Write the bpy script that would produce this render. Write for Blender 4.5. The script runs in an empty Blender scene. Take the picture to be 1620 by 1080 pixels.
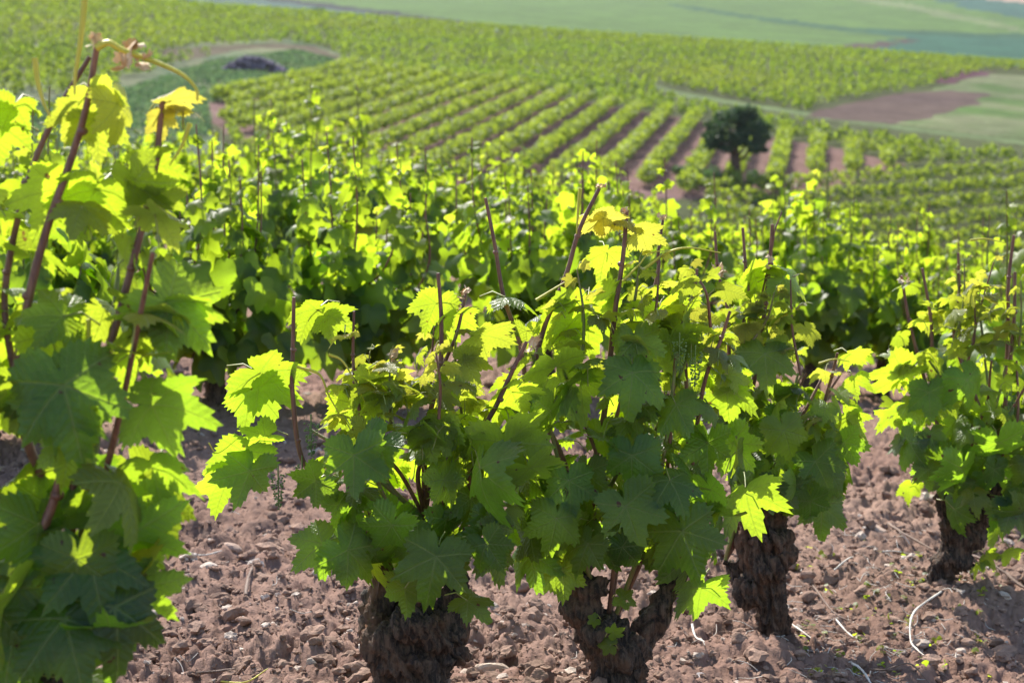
import bpy, math, random
import numpy as np
from mathutils import Vector

# ------------------------------------------------------------------ camera, sky, sun, exposure
C = bpy.context.scene
COL = C.collection
EYE = 1.40
PITCH = math.atan(390 / 3150.0)
LENS = 70.0
F = 1620 * LENS / 36.0
cam_data = bpy.data.cameras.new("camera")
cam = bpy.data.objects.new("camera", cam_data)
COL.objects.link(cam)
cam.location = (0, 0, EYE)
cam.rotation_euler = (math.pi / 2 - PITCH, 0, 0)
cam_data.lens = LENS
cam_data.sensor_width = 36
cam_data.clip_start = 0.05
cam_data.clip_end = 6000
cam_data.dof.use_dof = True
cam_data.dof.focus_distance = 4.45
cam_data.dof.aperture_fstop = 6.3
C.camera = cam

SUN_EL = math.radians(45)
SUN_AZ = math.radians(-22)          # azimuth of the sun from +Y (view direction), negative = left
sun_dir = Vector((math.sin(SUN_AZ) * math.cos(SUN_EL), math.cos(SUN_AZ) * math.cos(SUN_EL), math.sin(SUN_EL)))
world = bpy.data.worlds.new("World")
C.world = world
world.use_nodes = True
wn = world.node_tree
sky = wn.nodes.new("ShaderNodeTexSky")
sky.sky_type = 'NISHITA'
sky.sun_disc = False
sky.sun_elevation = SUN_EL
sky.sun_rotation = SUN_AZ
sky.air_density = 1.0
sky.dust_density = 1.2
wn.links.new(sky.outputs[0], wn.nodes["Background"].inputs[0])
wn.nodes["Background"].inputs[1].default_value = 0.15
sd = bpy.data.lights.new("sun", 'SUN')
sd.energy = 5.0
sd.angle = math.radians(0.5)
sd.color = (1.0, 0.95, 0.86)
sun = bpy.data.objects.new("sun", sd)
COL.objects.link(sun)
sun.location = (-20, 20, 30)
sun.rotation_euler = sun_dir.to_track_quat('Z', 'Y').to_euler()
C.view_settings.view_transform = 'Standard'
C.view_settings.look = 'None'
C.view_settings.exposure = 1.0
C.view_settings.gamma = 1.0
C.render.engine = 'CYCLES'
C.cycles.max_bounces = 10
C.cycles.diffuse_bounces = 7
C.cycles.transmission_bounces = 5
C.cycles.glossy_bounces = 2
C.cycles.volume_bounces = 0
C.cycles.use_denoising = True

R = np.random.default_rng(7)
random.seed(7)
EYEV = np.array([0, 0, EYE])
CP, SP = math.cos(PITCH), math.sin(PITCH)


def at(u, v, Y):
    """world point seen at photo pixel (u, v) standing Y metres ahead"""
    a = (u - 810) / F
    b = (540 - v) / F
    d = np.array([a, CP + b * SP, -SP + b * CP])
    return EYEV + d * (Y / d[1])


def proj(X, Y, Z):
    z = Z - EYE
    dep = Y * CP - z * SP
    dep = np.where(dep > 0.05, dep, 0.05)
    return 810 + F * X / dep, 540 - F * (Y * SP + z * CP) / dep


# ------------------------------------------------------------------ noise
def _h(i, j, k=0):
    n = (i * 73856093) ^ (j * 19349663) ^ (k * 83492791)
    n = (n ^ (n >> 13)) * 1274126177
    n = n & 0x7fffffff
    n = (n ^ (n >> 16)) & 0xffff
    return n / 65535.0


def vnoise(x, y, k=0):
    xi = np.floor(x).astype(np.int64); yi = np.floor(y).astype(np.int64)
    fx = x - xi; fy = y - yi
    fx = fx * fx * (3 - 2 * fx); fy = fy * fy * (3 - 2 * fy)
    a = _h(xi, yi, k); b = _h(xi + 1, yi, k); c = _h(xi, yi + 1, k); d = _h(xi + 1, yi + 1, k)
    return (a * (1 - fx) + b * fx) * (1 - fy) + (c * (1 - fx) + d * fx) * fy


def fbm(x, y, k=0, o=4):
    s = 0; a = 0.5
    for q in range(o):
        s = s + a * (vnoise(x, y, k + q * 17) - 0.5) * 2
        x = x * 2.03 + 5.1; y = y * 2.03 + 1.7; a *= 0.5
    return s


def domes(x, y, k=0):
    """cellular clods: height of the tallest rounded lump over each point"""
    xi = np.floor(x).astype(np.int64); yi = np.floor(y).astype(np.int64)
    best = np.zeros_like(x)
    for di in (-1, 0, 1):
        for dj in (-1, 0, 1):
            cx = xi + di; cy = yi + dj
            px = cx + _h(cx, cy, k + 1); py = cy + _h(cx, cy, k + 2)
            r = 0.28 + 0.5 * _h(cx, cy, k + 3) ** 2
            sx = 0.7 + 0.6 * _h(cx, cy, k + 5)
            q = 1 - (((x - px) * sx) ** 2 + ((y - py) / sx) ** 2) / (r * r)
            best = np.maximum(best, np.sqrt(np.maximum(q, 0)) * r * (0.5 + 0.5 * _h(cx, cy, k + 4)))
    return best


def smooth(a, b, x):
    t = np.clip((x - a) / (b - a), 0, 1)
    return t * t * (3 - 2 * t)


# ------------------------------------------------------------------ terrain height
MOUNDS = []   # (x, y, radius, height)


def planeA(X, Y):
    return 1.4 - 5.66 + .08 * (Y - 132) - .07 * (X - 19.3)


def YC(X): return 131 + 1.0 * (np.clip(X, 0, 60) - 19)


def near_z(X, Y):
    u = 810 + F * X / np.maximum(Y, 2)
    z = 1.4 - 1.34 - 0.13 * np.clip(X, 0, 9) - 0.008 * (Y - 4.3)
    z = z - 0.048 * np.maximum(0, Y - 10) * smooth(300, 1300, u) - 0.02 * np.maximum(0, Y - 10) * smooth(1100, 1700, u)
    return z


CREST_U = [-900, 0, 240, 860, 1200, 1530, 1700, 2500]
CREST_V = [-40, 2, 10, 50, 83, 112, 124, 180]


def terrain(X, Y):
    X = np.asarray(X, float); Y = np.asarray(Y, float)
    u = 810 + F * X / np.maximum(Y, 2)
    uc = np.clip(u, -2500, 4200)
    zn = near_z(X, np.minimum(Y, 34))
    zA = planeA(np.clip(X, -0.55 * np.maximum(Y, 1), 0.55 * np.maximum(Y, 1)), Y)
    zA = zA + 0.3 * fbm(X / 60, Y / 60, 3, 2)
    zA = zA - np.minimum(.16 * np.maximum(0, YC(X) - Y), 7) * smooth(8, 17, X) * (Y > 90)
    # knoll with the grassy patch on the left
    val = np.minimum(zA, 0) - 1.6
    w1 = smooth(23, 60, Y)
    z = zn * (1 - w1) + val * w1
    w2 = smooth(70, 108, Y)
    z = z * (1 - w2) + zA * w2
    # crest: where plane A reaches the crest row, fall away behind it, far hills rise beyond
    vc = np.interp(uc, CREST_U, CREST_V)
    over = smooth(300, 420, Y)
    zdrop = planeA(np.clip(X, -0.55 * 300, 0.55 * 300), 300 + 0 * Y) - 9
    z = z * (1 - over) + zdrop * over
    s = np.clip((Y - 430) / 1100, 0, 2.2)
    vfar = (vc + 22) + (-70 - vc) * s ** 0.85
    zfar = EYE - (vfar - 150) * Y / F + 1.5 * fbm(X / 220, Y / 220, 9, 2)
    w3 = smooth(400, 520, Y)
    z = z * (1 - w3) + zfar * w3
    return z


def ground_at(u, v, dmin, dmax):
    """world X, Y where the sight line of photo pixel (u, v) meets the ground between two distances"""
    Y = np.geomspace(dmin, dmax, 900)
    p = at(u, v, 1.0) - EYEV
    X = p[0] * Y
    dz = (EYE + p[2] * Y) - terrain(X, Y)
    k = np.where((dz[:-1] >= 0) & (dz[1:] < 0))[0]
    if len(k):
        i = k[0]
        t = dz[i] / (dz[i] - dz[i + 1])
        y = Y[i] + t * (Y[i + 1] - Y[i])
    else:
        y = Y[np.argmin(np.abs(dz))]
    return p[0] * y, y


def polyW(pts, dmin, dmax):
    return [ground_at(u, v, dmin, dmax) for u, v in pts]


def inside(X, Y, poly):
    r = np.zeros(np.shape(X), bool)
    n = len(poly)
    for i in range(n):
        x1, y1 = poly[i]; x2, y2 = poly[(i + 1) % n]
        c = (y1 > Y) != (y2 > Y)
        xx = (x2 - x1) * (Y - y1) / ((y2 - y1) if y2 != y1 else 1e-9) + x1
        r ^= c & (X < xx)
    return r


# ------------------------------------------------------------------ mesh helpers
class MB:
    def __init__(s):
        s.v = []; s.n = 0; s.f3 = []; s.f4 = []; s.m3 = []; s.m4 = []; s.uv3 = []; s.at = []

    def add(s, v, f, mat=0, attr=None, uv=None):
        v = np.asarray(v, float).reshape(-1, 3); f = np.asarray(f, np.int64)
        s.v.append(v)
        if f.shape[1] == 3:
            s.f3.append(f + s.n); s.m3.append(np.full(len(f), mat))
        else:
            s.f4.append(f + s.n); s.m4.append(np.full(len(f), mat))
        if attr is None: attr = np.zeros((len(v), 4))
        if np.ndim(attr) == 1: attr = np.tile(attr, (len(v), 1))
        s.at.append(attr)
        s.uv3.append(np.zeros((len(v), 2)) if uv is None else uv)
        s.n += len(v)

    def mesh(s, name, mats, smooth_=True):
        V = np.concatenate(s.v)
        f3 = np.concatenate(s.f3) if s.f3 else np.zeros((0, 3), np.int64)
        f4 = np.concatenate(s.f4) if s.f4 else np.zeros((0, 4), np.int64)
        me = bpy.data.meshes.new(name)
        me.vertices.add(len(V)); me.vertices.foreach_set('co', V.astype(np.float32).ravel())
        loops = np.concatenate([f3.ravel(), f4.ravel()])
        me.loops.add(len(loops)); me.loops.foreach_set('vertex_index', loops.astype(np.int32))
        n = len(f3) + len(f4)
        st = np.concatenate([np.arange(len(f3)) * 3, len(f3) * 3 + np.arange(len(f4)) * 4]).astype(np.int32)
        me.polygons.add(n); me.polygons.foreach_set('loop_start', st)
        mi = np.concatenate((s.m3 or [np.zeros(0)]) + (s.m4 or [np.zeros(0)])).astype(np.int32)
        me.polygons.foreach_set('material_index', mi)
        me.polygons.foreach_set('use_smooth', np.full(n, smooth_))
        A = np.concatenate(s.at).astype(np.float32)
        ca = me.attributes.new('tone', 'FLOAT_COLOR', 'POINT')
        ca.data.foreach_set('color', A.ravel())
        UV = np.concatenate(s.uv3).astype(np.float32)
        ul = me.uv_layers.new(name='flat')
        ul.data.foreach_set('uv', UV[loops].ravel())
        me.update(calc_edges=True)
        me.validate()
        for m in mats: me.materials.append(m)
        return me

    def build(s, name, mats, parent=None, smooth_=True, origin=None):
        if not isinstance(mats, (list, tuple)): mats = [mats]
        if origin is not None:
            s.v = [a - np.asarray(origin) for a in s.v]
        o = bpy.data.objects.new(name, s.mesh(name, mats, smooth_))
        COL.objects.link(o)
        if parent is not None: o.parent = parent
        elif origin is not None: o.location = tuple(origin)
        return o


def tag(o, label=None, cat=None, group=None, kind=None):
    if label: o['label'] = label
    if cat: o['category'] = cat
    if group: o['group'] = group
    if kind: o['kind'] = kind
    return o


def empty(name, loc, label, cat, group=None):
    o = bpy.data.objects.new(name, None)
    o.empty_display_size = 0.2
    COL.objects.link(o)
    o.location = tuple(loc)
    return tag(o, label, cat, group)


def spline(P, n):
    P = np.asarray(P, float)
    if len(P) == 2:
        t = np.linspace(0, 1, n)[:, None]
        return P[0] * (1 - t) + P[1] * t
    Q = np.vstack([2 * P[0] - P[1], P, 2 * P[-1] - P[-2]])
    out = []
    m = len(P) - 1
    T = np.linspace(0, m - 1e-6, n)
    for t in T:
        i = int(t); f = t - i
        a, b, c, d = Q[i], Q[i + 1], Q[i + 2], Q[i + 3]
        out.append(.5 * ((2 * b) + (-a + c) * f + (2 * a - 5 * b + 4 * c - d) * f * f + (-a + 3 * b - 3 * c + d) * f ** 3))
    return np.array(out)


def tube(mb, P, rad, seg=8, n=None, mat=0, attr=None, bumpy=0.0):
    P = np.asarray(P, float)
    n = n or max(4, len(P) * 4)
    S = spline(P, n)
    rr = np.interp(np.linspace(0, 1, n), np.linspace(0, 1, len(rad)), rad)
    T = np.gradient(S, axis=0); T /= np.linalg.norm(T, axis=1)[:, None] + 1e-9
    ref = np.array([1.0, 0.13, 0.07]) if abs(T[0][0]) < 0.8 else np.array([0, 1.0, 0.1])
    A = np.cross(T, ref); A /= np.linalg.norm(A, axis=1)[:, None] + 1e-9
    B = np.cross(T, A)
    th = np.linspace(0, 2 * np.pi, seg, endpoint=False)
    r = rr[:, None] * np.ones(seg)[None]
    if bumpy: r = r * (1 + bumpy * (R.random((n, seg)) - .5))
    V = S[:, None] + r[:, :, None] * (np.cos(th)[None, :, None] * A[:, None] + np.sin(th)[None, :, None] * B[:, None])
    V = V.reshape(-1, 3)
    i = np.arange(n - 1)[:, None] * seg; j = np.arange(seg)[None]
    j2 = (j + 1) % seg
    f = np.stack([i + j, i + j2, i + seg + j2, i + seg + j], -1).reshape(-1, 4)
    base = mb.n
    mb.add(V, f, mat, attr)
    # end caps
    for e, ring in ((0, 0), (1, (n - 1) * seg)):
        cc = S[-1 if e else 0]
        capv = np.vstack([V[ring:ring + seg], cc])
        jj = np.arange(seg)
        ff = np.stack([jj, (jj + 1) % seg, np.full(seg, seg)], -1)
        mb.add(capv, ff if e else ff[:, ::-1], mat, attr)
    return S


# ------------------------------------------------------------------ materials
class NT:
    def __init__(s, name):
        s.m = bpy.data.materials.new(name); s.m.use_nodes = True
        s.t = s.m.node_tree; s.b = s.t.nodes['Principled BSDF']; s.out = s.t.nodes['Material Output']

    def n(s, t, **k):
        x = s.t.nodes.new(t)
        for a, b in k.items(): setattr(x, a, b)
        return x

    def l(s, a, b): s.t.links.new(a, b)

    def inp(s, x, val):
        if hasattr(val, 'is_output') or isinstance(val, bpy.types.NodeSocket): s.l(val, x)
        else: x.default_value = val

    def M(s, op, a, b=0.0, c=0.0):
        x = s.n('ShaderNodeMath', operation=op)
        s.inp(x.inputs[0], a); s.inp(x.inputs[1], b); s.inp(x.inputs[2], c)
        return x.outputs[0]

    def mix(s, f, a, b):
        x = s.n('ShaderNodeMix', data_type='RGBA')
        s.inp(x.inputs[0], f); s.inp(x.inputs[6], a); s.inp(x.inputs[7], b)
        return x.outputs[2]

    def mult(s, a, b):
        x = s.n('ShaderNodeMix', data_type='RGBA', blend_type='MULTIPLY')
        x.inputs[0].default_value = 1
        s.inp(x.inputs[6], a); s.inp(x.inputs[7], b)
        return x.outputs[2]

    def noise(s, vec, scale, detail=4, rough=.55):
        x = s.n('ShaderNodeTexNoise'); x.inputs['Scale'].default_value = scale
        x.inputs['Detail'].default_value = detail; x.inputs['Roughness'].default_value = rough
        if vec is not None: s.l(vec, x.inputs['Vector'])
        return x.outputs[0]

    def ramp(s, f, a, b, lo=0.0, hi=1.0):
        x = s.n('ShaderNodeMapRange', interpolation_type='SMOOTHSTEP')
        s.inp(x.inputs[0], f)
        for q, w in zip((1, 2, 3, 4), (a, b, lo, hi)): x.inputs[q].default_value = w
        return x.outputs[0]

    def bump(s, h, dist, strength=1.0, normal=None):
        x = s.n('ShaderNodeBump'); x.inputs['Distance'].default_value = dist
        x.inputs['Strength'].default_value = strength
        s.l(h, x.inputs['Height'])
        if normal is not None: s.l(normal, x.inputs['Normal'])
        return x.outputs[0]


def col(r, g, b): return (r, g, b, 1)


def leaf_material(name, veins, old, mid, young, told, tyoung, trans=0.5, rough=0.38):
    k = NT(name)
    a = k.n('ShaderNodeAttribute', attribute_name='tone')
    sp = k.n('ShaderNodeSeparateColor'); k.l(a.outputs['Color'], sp.inputs[0])
    yg, rn = sp.outputs[0], sp.outputs[1]
    geo = k.n('ShaderNodeNewGeometry')
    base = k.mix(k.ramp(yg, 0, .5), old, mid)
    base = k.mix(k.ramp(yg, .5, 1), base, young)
    tr = k.mix(k.ramp(yg, 0.0, .3), (told[0] * (.66 if veins else .85), told[1] * (.85 if veins else .97), told[2], 1), told)
    tr = k.mix(k.ramp(yg, 0.35, 1), tr, tyoung)
    base = k.mix(k.ramp(rn, .0, .45, .65, 0), base, (.03, .085, .05, 1)) if veins else base  # sky sheen painted into some leaves as a blue-green tint
    bright = k.M('MULTIPLY_ADD', rn, .55, .62)
    tc = k.n('ShaderNodeTexCoord')
    nz = k.noise(tc.outputs['Object'], 9 if veins else 5, 3)
    bright = k.M('MULTIPLY', bright, k.ramp(nz, .3, .7, .8, 1.2))
    br = k.n('ShaderNodeCombineColor')
    for q in range(3): k.l(bright, br.inputs[q])
    base = k.mult(base, br.outputs[0])
    tr = k.mult(tr, br.outputs[0])
    if veins:
        sp_ = k.noise(tc.outputs['Object'], 45, 2)
        spot = k.ramp(sp_, .70, .74)
        base = k.mix(spot, base, col(.10, .05, .02)); tr = k.mix(spot, tr, col(.16, .07, .02))
    under = k.mix(.35, base, col(.13, .19, .10))
    base = k.mix(geo.outputs['Backfacing'], base, under)
    nrm = None
    if veins:
        uv = k.n('ShaderNodeUVMap', uv_map='flat')
        s2 = k.n('ShaderNodeSeparateXYZ'); k.l(uv.outputs[0], s2.inputs[0])
        x = k.M('ABSOLUTE', k.M('MULTIPLY_ADD', s2.outputs[0], 2.0, -1.0))
        y = k.M('MULTIPLY_ADD', s2.outputs[1], 2.0, -1.0)
        r = k.M('SQRT', k.M('ADD', k.M('MULTIPLY', x, x), k.M('MULTIPLY', y, y)))
        th = k.M('ARCTAN2', x, y)
        g1 = k.M('GREATER_THAN', th, .46); g2 = k.M('GREATER_THAN', th, 1.45)
        thk = k.M('ADD', k.M('MULTIPLY', g1, .95), k.M('MULTIPLY', g2, .98))
        d = k.M('SUBTRACT', th, thk)
        s_ = k.M('MULTIPLY', r, k.M('COSINE', d))
        t_ = k.M('MULTIPLY', r, k.M('ABSOLUTE', k.M('SINE', d)))
        main = k.ramp(k.M('ADD', t_, k.M('MULTIPLY', s_, .012)), .008, .034, 1, 0)
        wob = k.M('MULTIPLY', nz, .35)
        fr = k.M('FRACT', k.M('ADD', k.M('MULTIPLY', k.M('SUBTRACT', s_, k.M('MULTIPLY', t_, .75)), 7.5), wob))
        tri = k.M('ABSOLUTE', k.M('SUBTRACT', fr, .5))
        sec = k.ramp(tri, .0, .09, 1, 0)
        vn = k.M('MAXIMUM', main, k.M('MULTIPLY', sec, .6))
        # network of small veins
        vo = k.n('ShaderNodeTexVoronoi', feature='DISTANCE_TO_EDGE'); vo.inputs['Scale'].default_value = 24
        k.l(uv.outputs[0], vo.inputs['Vector'])
        small = k.ramp(vo.outputs['Distance'], 0, .12, 1, 0)
        quilt = k.M('SUBTRACT', k.M('MULTIPLY', tri, 1.0), k.M('MULTIPLY', main, .9))
        h = k.M('ADD', quilt, k.M('MULTIPLY', small, -.25))
        nrm = k.bump(h, .0032, .52)
        base = k.mix(k.M('MULTIPLY', vn, .6), base, col(.26, .32, .10))
        tr = k.mix(k.M('MULTIPLY', k.M('MAXIMUM', vn, k.M('MULTIPLY', small, .35)), .45), tr, col(.20, .26, .02))
    k.l(base, k.b.inputs['Base Color'])
    k.b.inputs['Roughness'].default_value = rough
    k.inp(k.b.inputs['Roughness'], k.M('ADD', k.M('MULTIPLY', geo.outputs['Backfacing'], .25), rough))
    k.b.inputs['Specular IOR Level'].default_value = .6
    tl = k.n('ShaderNodeBsdfTranslucent'); k.l(tr, tl.inputs[0])
    if nrm: k.l(nrm, k.b.inputs['Normal']); k.l(nrm, tl.inputs['Normal'])
    mx = k.n('ShaderNodeMixShader'); mx.inputs[0].default_value = trans
    k.l(k.b.outputs[0], mx.inputs[1]); k.l(tl.outputs[0], mx.inputs[2]); k.l(mx.outputs[0], k.out.inputs[0])
    return k.m


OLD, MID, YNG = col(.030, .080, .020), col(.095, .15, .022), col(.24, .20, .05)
LEAF = leaf_material('vine_leaf', True, OLD, MID, YNG, col(.43, .58, .02), col(.60, .53, .06), .6)
LEAFM = leaf_material('vine_leaf_behind', False, OLD, MID, YNG, col(.42, .57, .02), col(.58, .56, .06), .64, .5)
LEAFF = leaf_material('vine_leaf_distant', False, col(.04, .085, .018), col(.085, .135, .02), col(.18, .18, .04), col(.42, .54, .03), col(.5, .52, .05), .45, .6)
LEAFH = leaf_material('vine_leaf_hillside', False, col(.034, .08, .017), col(.085, .135, .02), col(.17, .17, .04), col(.35, .47, .025), col(.48, .48, .05), .45, .7)
LEAFT = leaf_material('tree_leaf', False, col(.013, .040, .014), col(.024, .062, .020), col(.05, .07, .02), col(.05, .11, .02), col(.12, .2, .03), .3, .6)
BUSH = leaf_material('bush_leaf', False, col(.03, .07, .03), col(.06, .10, .04), col(.12, .14, .06), col(.12, .24, .05), col(.2, .3, .08), .35, .6)
GRASSM = leaf_material('grass_blade', False, col(.045, .085, .045), col(.09, .13, .07), col(.22, .24, .15), col(.14, .24, .08), col(.3, .36, .16), .4, .6)


def bark_material():
    k = NT('bark')
    tc = k.n('ShaderNodeTexCoord')
    mp = k.n('ShaderNodeMapping'); k.l(tc.outputs['Object'], mp.inputs[0]); mp.inputs['Scale'].default_value = (1, 1, .09)
    n1 = k.noise(mp.outputs[0], 95, 5, .65)
    n2 = k.noise(tc.outputs['Object'], 16, 4)
    n3 = k.noise(tc.outputs['Object'], 160, 3)
    c = k.mix(k.ramp(n1, .38, .62), col(.022, .015, .013), col(.125, .08, .055))
    c = k.mix(k.ramp(n2, .48, .68, 0, .6), c, col(.18, .09, .05))
    c = k.mix(k.ramp(n3, .6, .75, 0, .35), c, col(.25, .2, .16))
    k.l(c, k.b.inputs['Base Color']); k.b.inputs['Roughness'].default_value = .9
    h = k.M('ADD', n1, k.M('MULTIPLY', n2, .5))
    k.l(k.bump(h, .012, 1.0), k.b.inputs['Normal'])
    return k.m


def cane_material(name, c1, c2, rough=.5):
    k = NT(name)
    tc = k.n('ShaderNodeTexCoord')
    mp = k.n('ShaderNodeMapping'); k.l(tc.outputs['Object'], mp.inputs[0]); mp.inputs['Scale'].default_value = (1, 1, .1)
    n1 = k.noise(mp.outputs[0], 260, 3); n2 = k.noise(tc.outputs['Object'], 12, 2)
    c = k.mix(k.ramp(k.M('ADD', k.M('MULTIPLY', n1, .5), k.M('MULTIPLY', n2, .5)), .38, .62), c1, c2)
    k.l(c, k.b.inputs['Base Color']); k.b.inputs['Roughness'].default_value = rough
    k.l(k.bump(n1, .001, .6), k.b.inputs['Normal'])
    return k.m


BARK = bark_material()
CANE = cane_material('red_brown_cane', col(.11, .042, .03), col(.22, .10, .06))
GREENCANE = cane_material('green_cane', col(.12, .17, .03), col(.20, .14, .05))
TENDRIL = cane_material('yellow_tendril', col(.45, .42, .03), col(.6, .52, .06))
PETIOLE = cane_material('petiole', col(.2, .26, .05), col(.34, .30, .08))
TWIG = cane_material('bleached_twig', col(.42, .38, .33), col(.62, .57, .5), .8)
BROWNTWIG = cane_material('brown_twig', col(.1, .06, .045), col(.2, .13, .09), .8)
DRYLEAF = cane_material('dried_leaf', col(.55, .36, .18), col(.7, .55, .35), .7)
BERRY = cane_material('flower_bud', col(.08, .14, .03), col(.16, .24, .05), .5)


def soil_material(name, loose=False):
    k = NT(name)
    tc = k.n('ShaderNodeTexCoord'); P = tc.outputs['Object']
    a = k.n('ShaderNodeAttribute', attribute_name='tone')
    n1 = k.noise(P, 2.2, 4); n2 = k.noise(P, 40, 6, .65); n3 = k.noise(P, 260, 3, .7); n4 = k.noise(P, .35, 5, .65); n5 = k.noise(P, .06, 4)
    if loose:
        c = k.mult(a.outputs['Color'], k.mix(k.ramp(n2, .3, .7), col(.8, .78, .76), col(1.2, 1.18, 1.15)))
    else:
        v = k.M('ADD', k.M('MULTIPLY', n1, .3), k.M('ADD', k.M('MULTIPLY', n2, .25), k.M('MULTIPLY', n4, .45)))
        c = k.mult(a.outputs['Color'], k.mix(k.ramp(v, .38, .62), col(.74, .70, .68), col(1.22, 1.2, 1.18)))
        c = k.mult(c, k.mix(k.ramp(n5, .35, .65), col(.9, .9, .92), col(1.08, 1.1, 1.04)))
    k.l(c, k.b.inputs['Base Color']); k.b.inputs['Roughness'].default_value = .92
    k.b.inputs['Specular IOR Level'].default_value = .03
    nb = k.bump(n3, .003, .8)
    k.l(k.bump(n2, .012, .9, nb), k.b.inputs['Normal'])
    return k.m


SOIL = soil_material('soil')
CLOD = soil_material('clod', True)

# ------------------------------------------------------------------ leaf templates
KEYS = np.array([(0, 1.0), (10, .88), (20, .72), (28, .62), (38, .72), (54, .94), (66, .8), (78, .66), (88, .6), (100, .68), (118, .78), (135, .70), (152, .6), (166, .50), (174, .32), (180, .08)])


def leaf_variants(nout, nin, count, seed, detail=2):
    rg = np.random.default_rng(seed)
    out = []
    for q in range(count):
        ksc = KEYS.copy()
        ksc[[3], 1] += rg.uniform(-.1, .1); ksc[[8], 1] += rg.uniform(-.1, .08)
        asym = rg.uniform(.92, 1.08)
        def rad(th):
            dg = np.degrees(np.abs(th))
            return np.interp(dg, ksc[:, 0], ksc[:, 1]) * np.where(th > 0, asym, 1 / asym)
        th = (np.arange(nout) + .5) / nout * 2 * np.pi - np.pi
        th = th + rg.uniform(-.02, .02, nout)
        r = rad(th)
        if detail > 1:
            r = r * (1 + np.where(np.arange(nout) % 2 == 0, .075, -.055) * rg.uniform(.5, 1.4, nout))
        rings = []; faces = []; uvs = []
        V = [np.array([[0, 0, 0.0]])]
        start = [0]; n = 1
        fr = [.3, .62, .86] if detail > 1 else ([.5] if detail == 1 else [])
        for f in fr:
            ti = (np.arange(nin) + .5) / nin * 2 * np.pi - np.pi
            ri = rad(ti) * f
            V.append(np.stack([np.sin(ti) * ri, np.cos(ti) * ri, 0 * ti], 1)); start.append(n); n += nin
        V.append(np.stack([np.sin(th) * r, np.cos(th) * r, 0 * th], 1)); start.append(n); n += nout
        V = np.concatenate(V)
        cnt = [1] + [nin] * len(fr) + [nout]
        for a in range(len(start) - 1):
            na, nb = cnt[a], cnt[a + 1]; sa, sb = start[a], start[a + 1]
            if na == 1:
                j = np.arange(nb); faces.append(np.stack([np.full(nb, sa), sb + j, sb + (j + 1) % nb], 1))
            elif na == nb:
                j = np.arange(nb); j2 = (j + 1) % nb
                faces.append(np.stack([sa + j, sb + j, sb + j2], 1)); faces.append(np.stack([sa + j, sb + j2, sa + j2], 1))
            else:
                m = nb // na
                for j in range(na):
                    j2 = (j + 1) % na
                    for c in range(m):
                        o1 = j * m + c; o2 = (o1 + 1) % nb
                        half = c >= m // 2
                        faces.append(np.array([[sa + (j2 if half else j), sb + o1, sb + o2]]))
                        if c == m // 2 - 1 or (m == 1):
                            faces.append(np.array([[sa + j, sb + o2, sa + j2]]))
        Fc = np.concatenate(faces)[:, ::-1]
        x, y = V[:, 0].copy(), V[:, 1].copy()
        uv = np.stack([x * .5 + .5, y * .5 + .5], 1)
        rr = np.hypot(x, y); tt = np.arctan2(x, y)
        z = rg.uniform(-.2, .5) * np.abs(x) - rg.uniform(.05, .6) * rr ** 2 + rg.uniform(.05, .18) * np.sin(3 * tt + rg.uniform(0, 6)) * rr ** 2
        z += rg.uniform(.04, .11) * np.sin(7 * tt + rg.uniform(0, 6)) * rr ** 2.5
        z -= rg.uniform(0, .35) * np.maximum(y - .2, 0) ** 2
        V[:, 2] = z
        if rg.random() < .45:   # one side folded over
            m = x > .35
            V[m, 2] -= (x[m] - .35) * rg.uniform(.4, .9); V[m, 0] = .35 + (x[m] - .35) * .75
        if detail > 1 and q % 4 == 1:      # torn and eaten leaves
            c = V[Fc].mean(1); hc = np.array([rg.uniform(-.4, .4), rg.uniform(0, .5)])
            Fc = Fc[np.hypot(c[:, 0] - hc[0], c[:, 1] - hc[1]) > .085]
        out.append((V, Fc, uv))
    return out


L_HI = leaf_variants(72, 36, 16, 11, 2)
L_MD = leaf_variants(28, 14, 8, 12, 1)
L_LO = leaf_variants(9, 0, 6, 13, 0)
L_LO2 = leaf_variants(14, 7, 6, 14, 1)
QUAD = []
for q in range(4):
    rg = np.random.default_rng(q)
    V = np.array([[0, -.6, 0], [.75, .05, rg.uniform(-.3, .3)], [0, .8, rg.uniform(-.3, .1)], [-.75, .1, rg.uniform(-.3, .3)]])
    QUAD.append((V, np.array([[0, 1, 2], [0, 2, 3]]), np.full((4, 2), .5)))


def norm(a):
    return a / (np.linalg.norm(a, axis=-1, keepdims=True) + 1e-9)


def put_leaves(mb, variants, P, N, T, S, young, rnd, mat=0):
    """P points, N upper-side normals, T tip directions, S sizes"""
    N = norm(N); T = norm(T - (T * N).sum(1)[:, None] * N)
    X = np.cross(T, N)
    which = R.integers(0, len(variants), len(P))
    for q, (V, Fc, uv) in enumerate(variants):
        m = np.where(which == q)[0]
        if not len(m): continue
        W = (V[None, :, 0, None] * X[m][:, None] + V[None, :, 1, None] * T[m][:, None] + V[None, :, 2, None] * N[m][:, None]) * S[m][:, None, None] + P[m][:, None]
        nv = len(V)
        FF = (Fc[None] + (np.arange(len(m)) * nv)[:, None, None]).reshape(-1, 3)
        at_ = np.zeros((len(m), nv, 4)); at_[:, :, 0] = young[m][:, None]; at_[:, :, 1] = rnd[m][:, None]; at_[..., 3] = 1
        mb.add(W.reshape(-1, 3), FF, mat, at_.reshape(-1, 4), np.tile(uv, (len(m), 1)))


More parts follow.
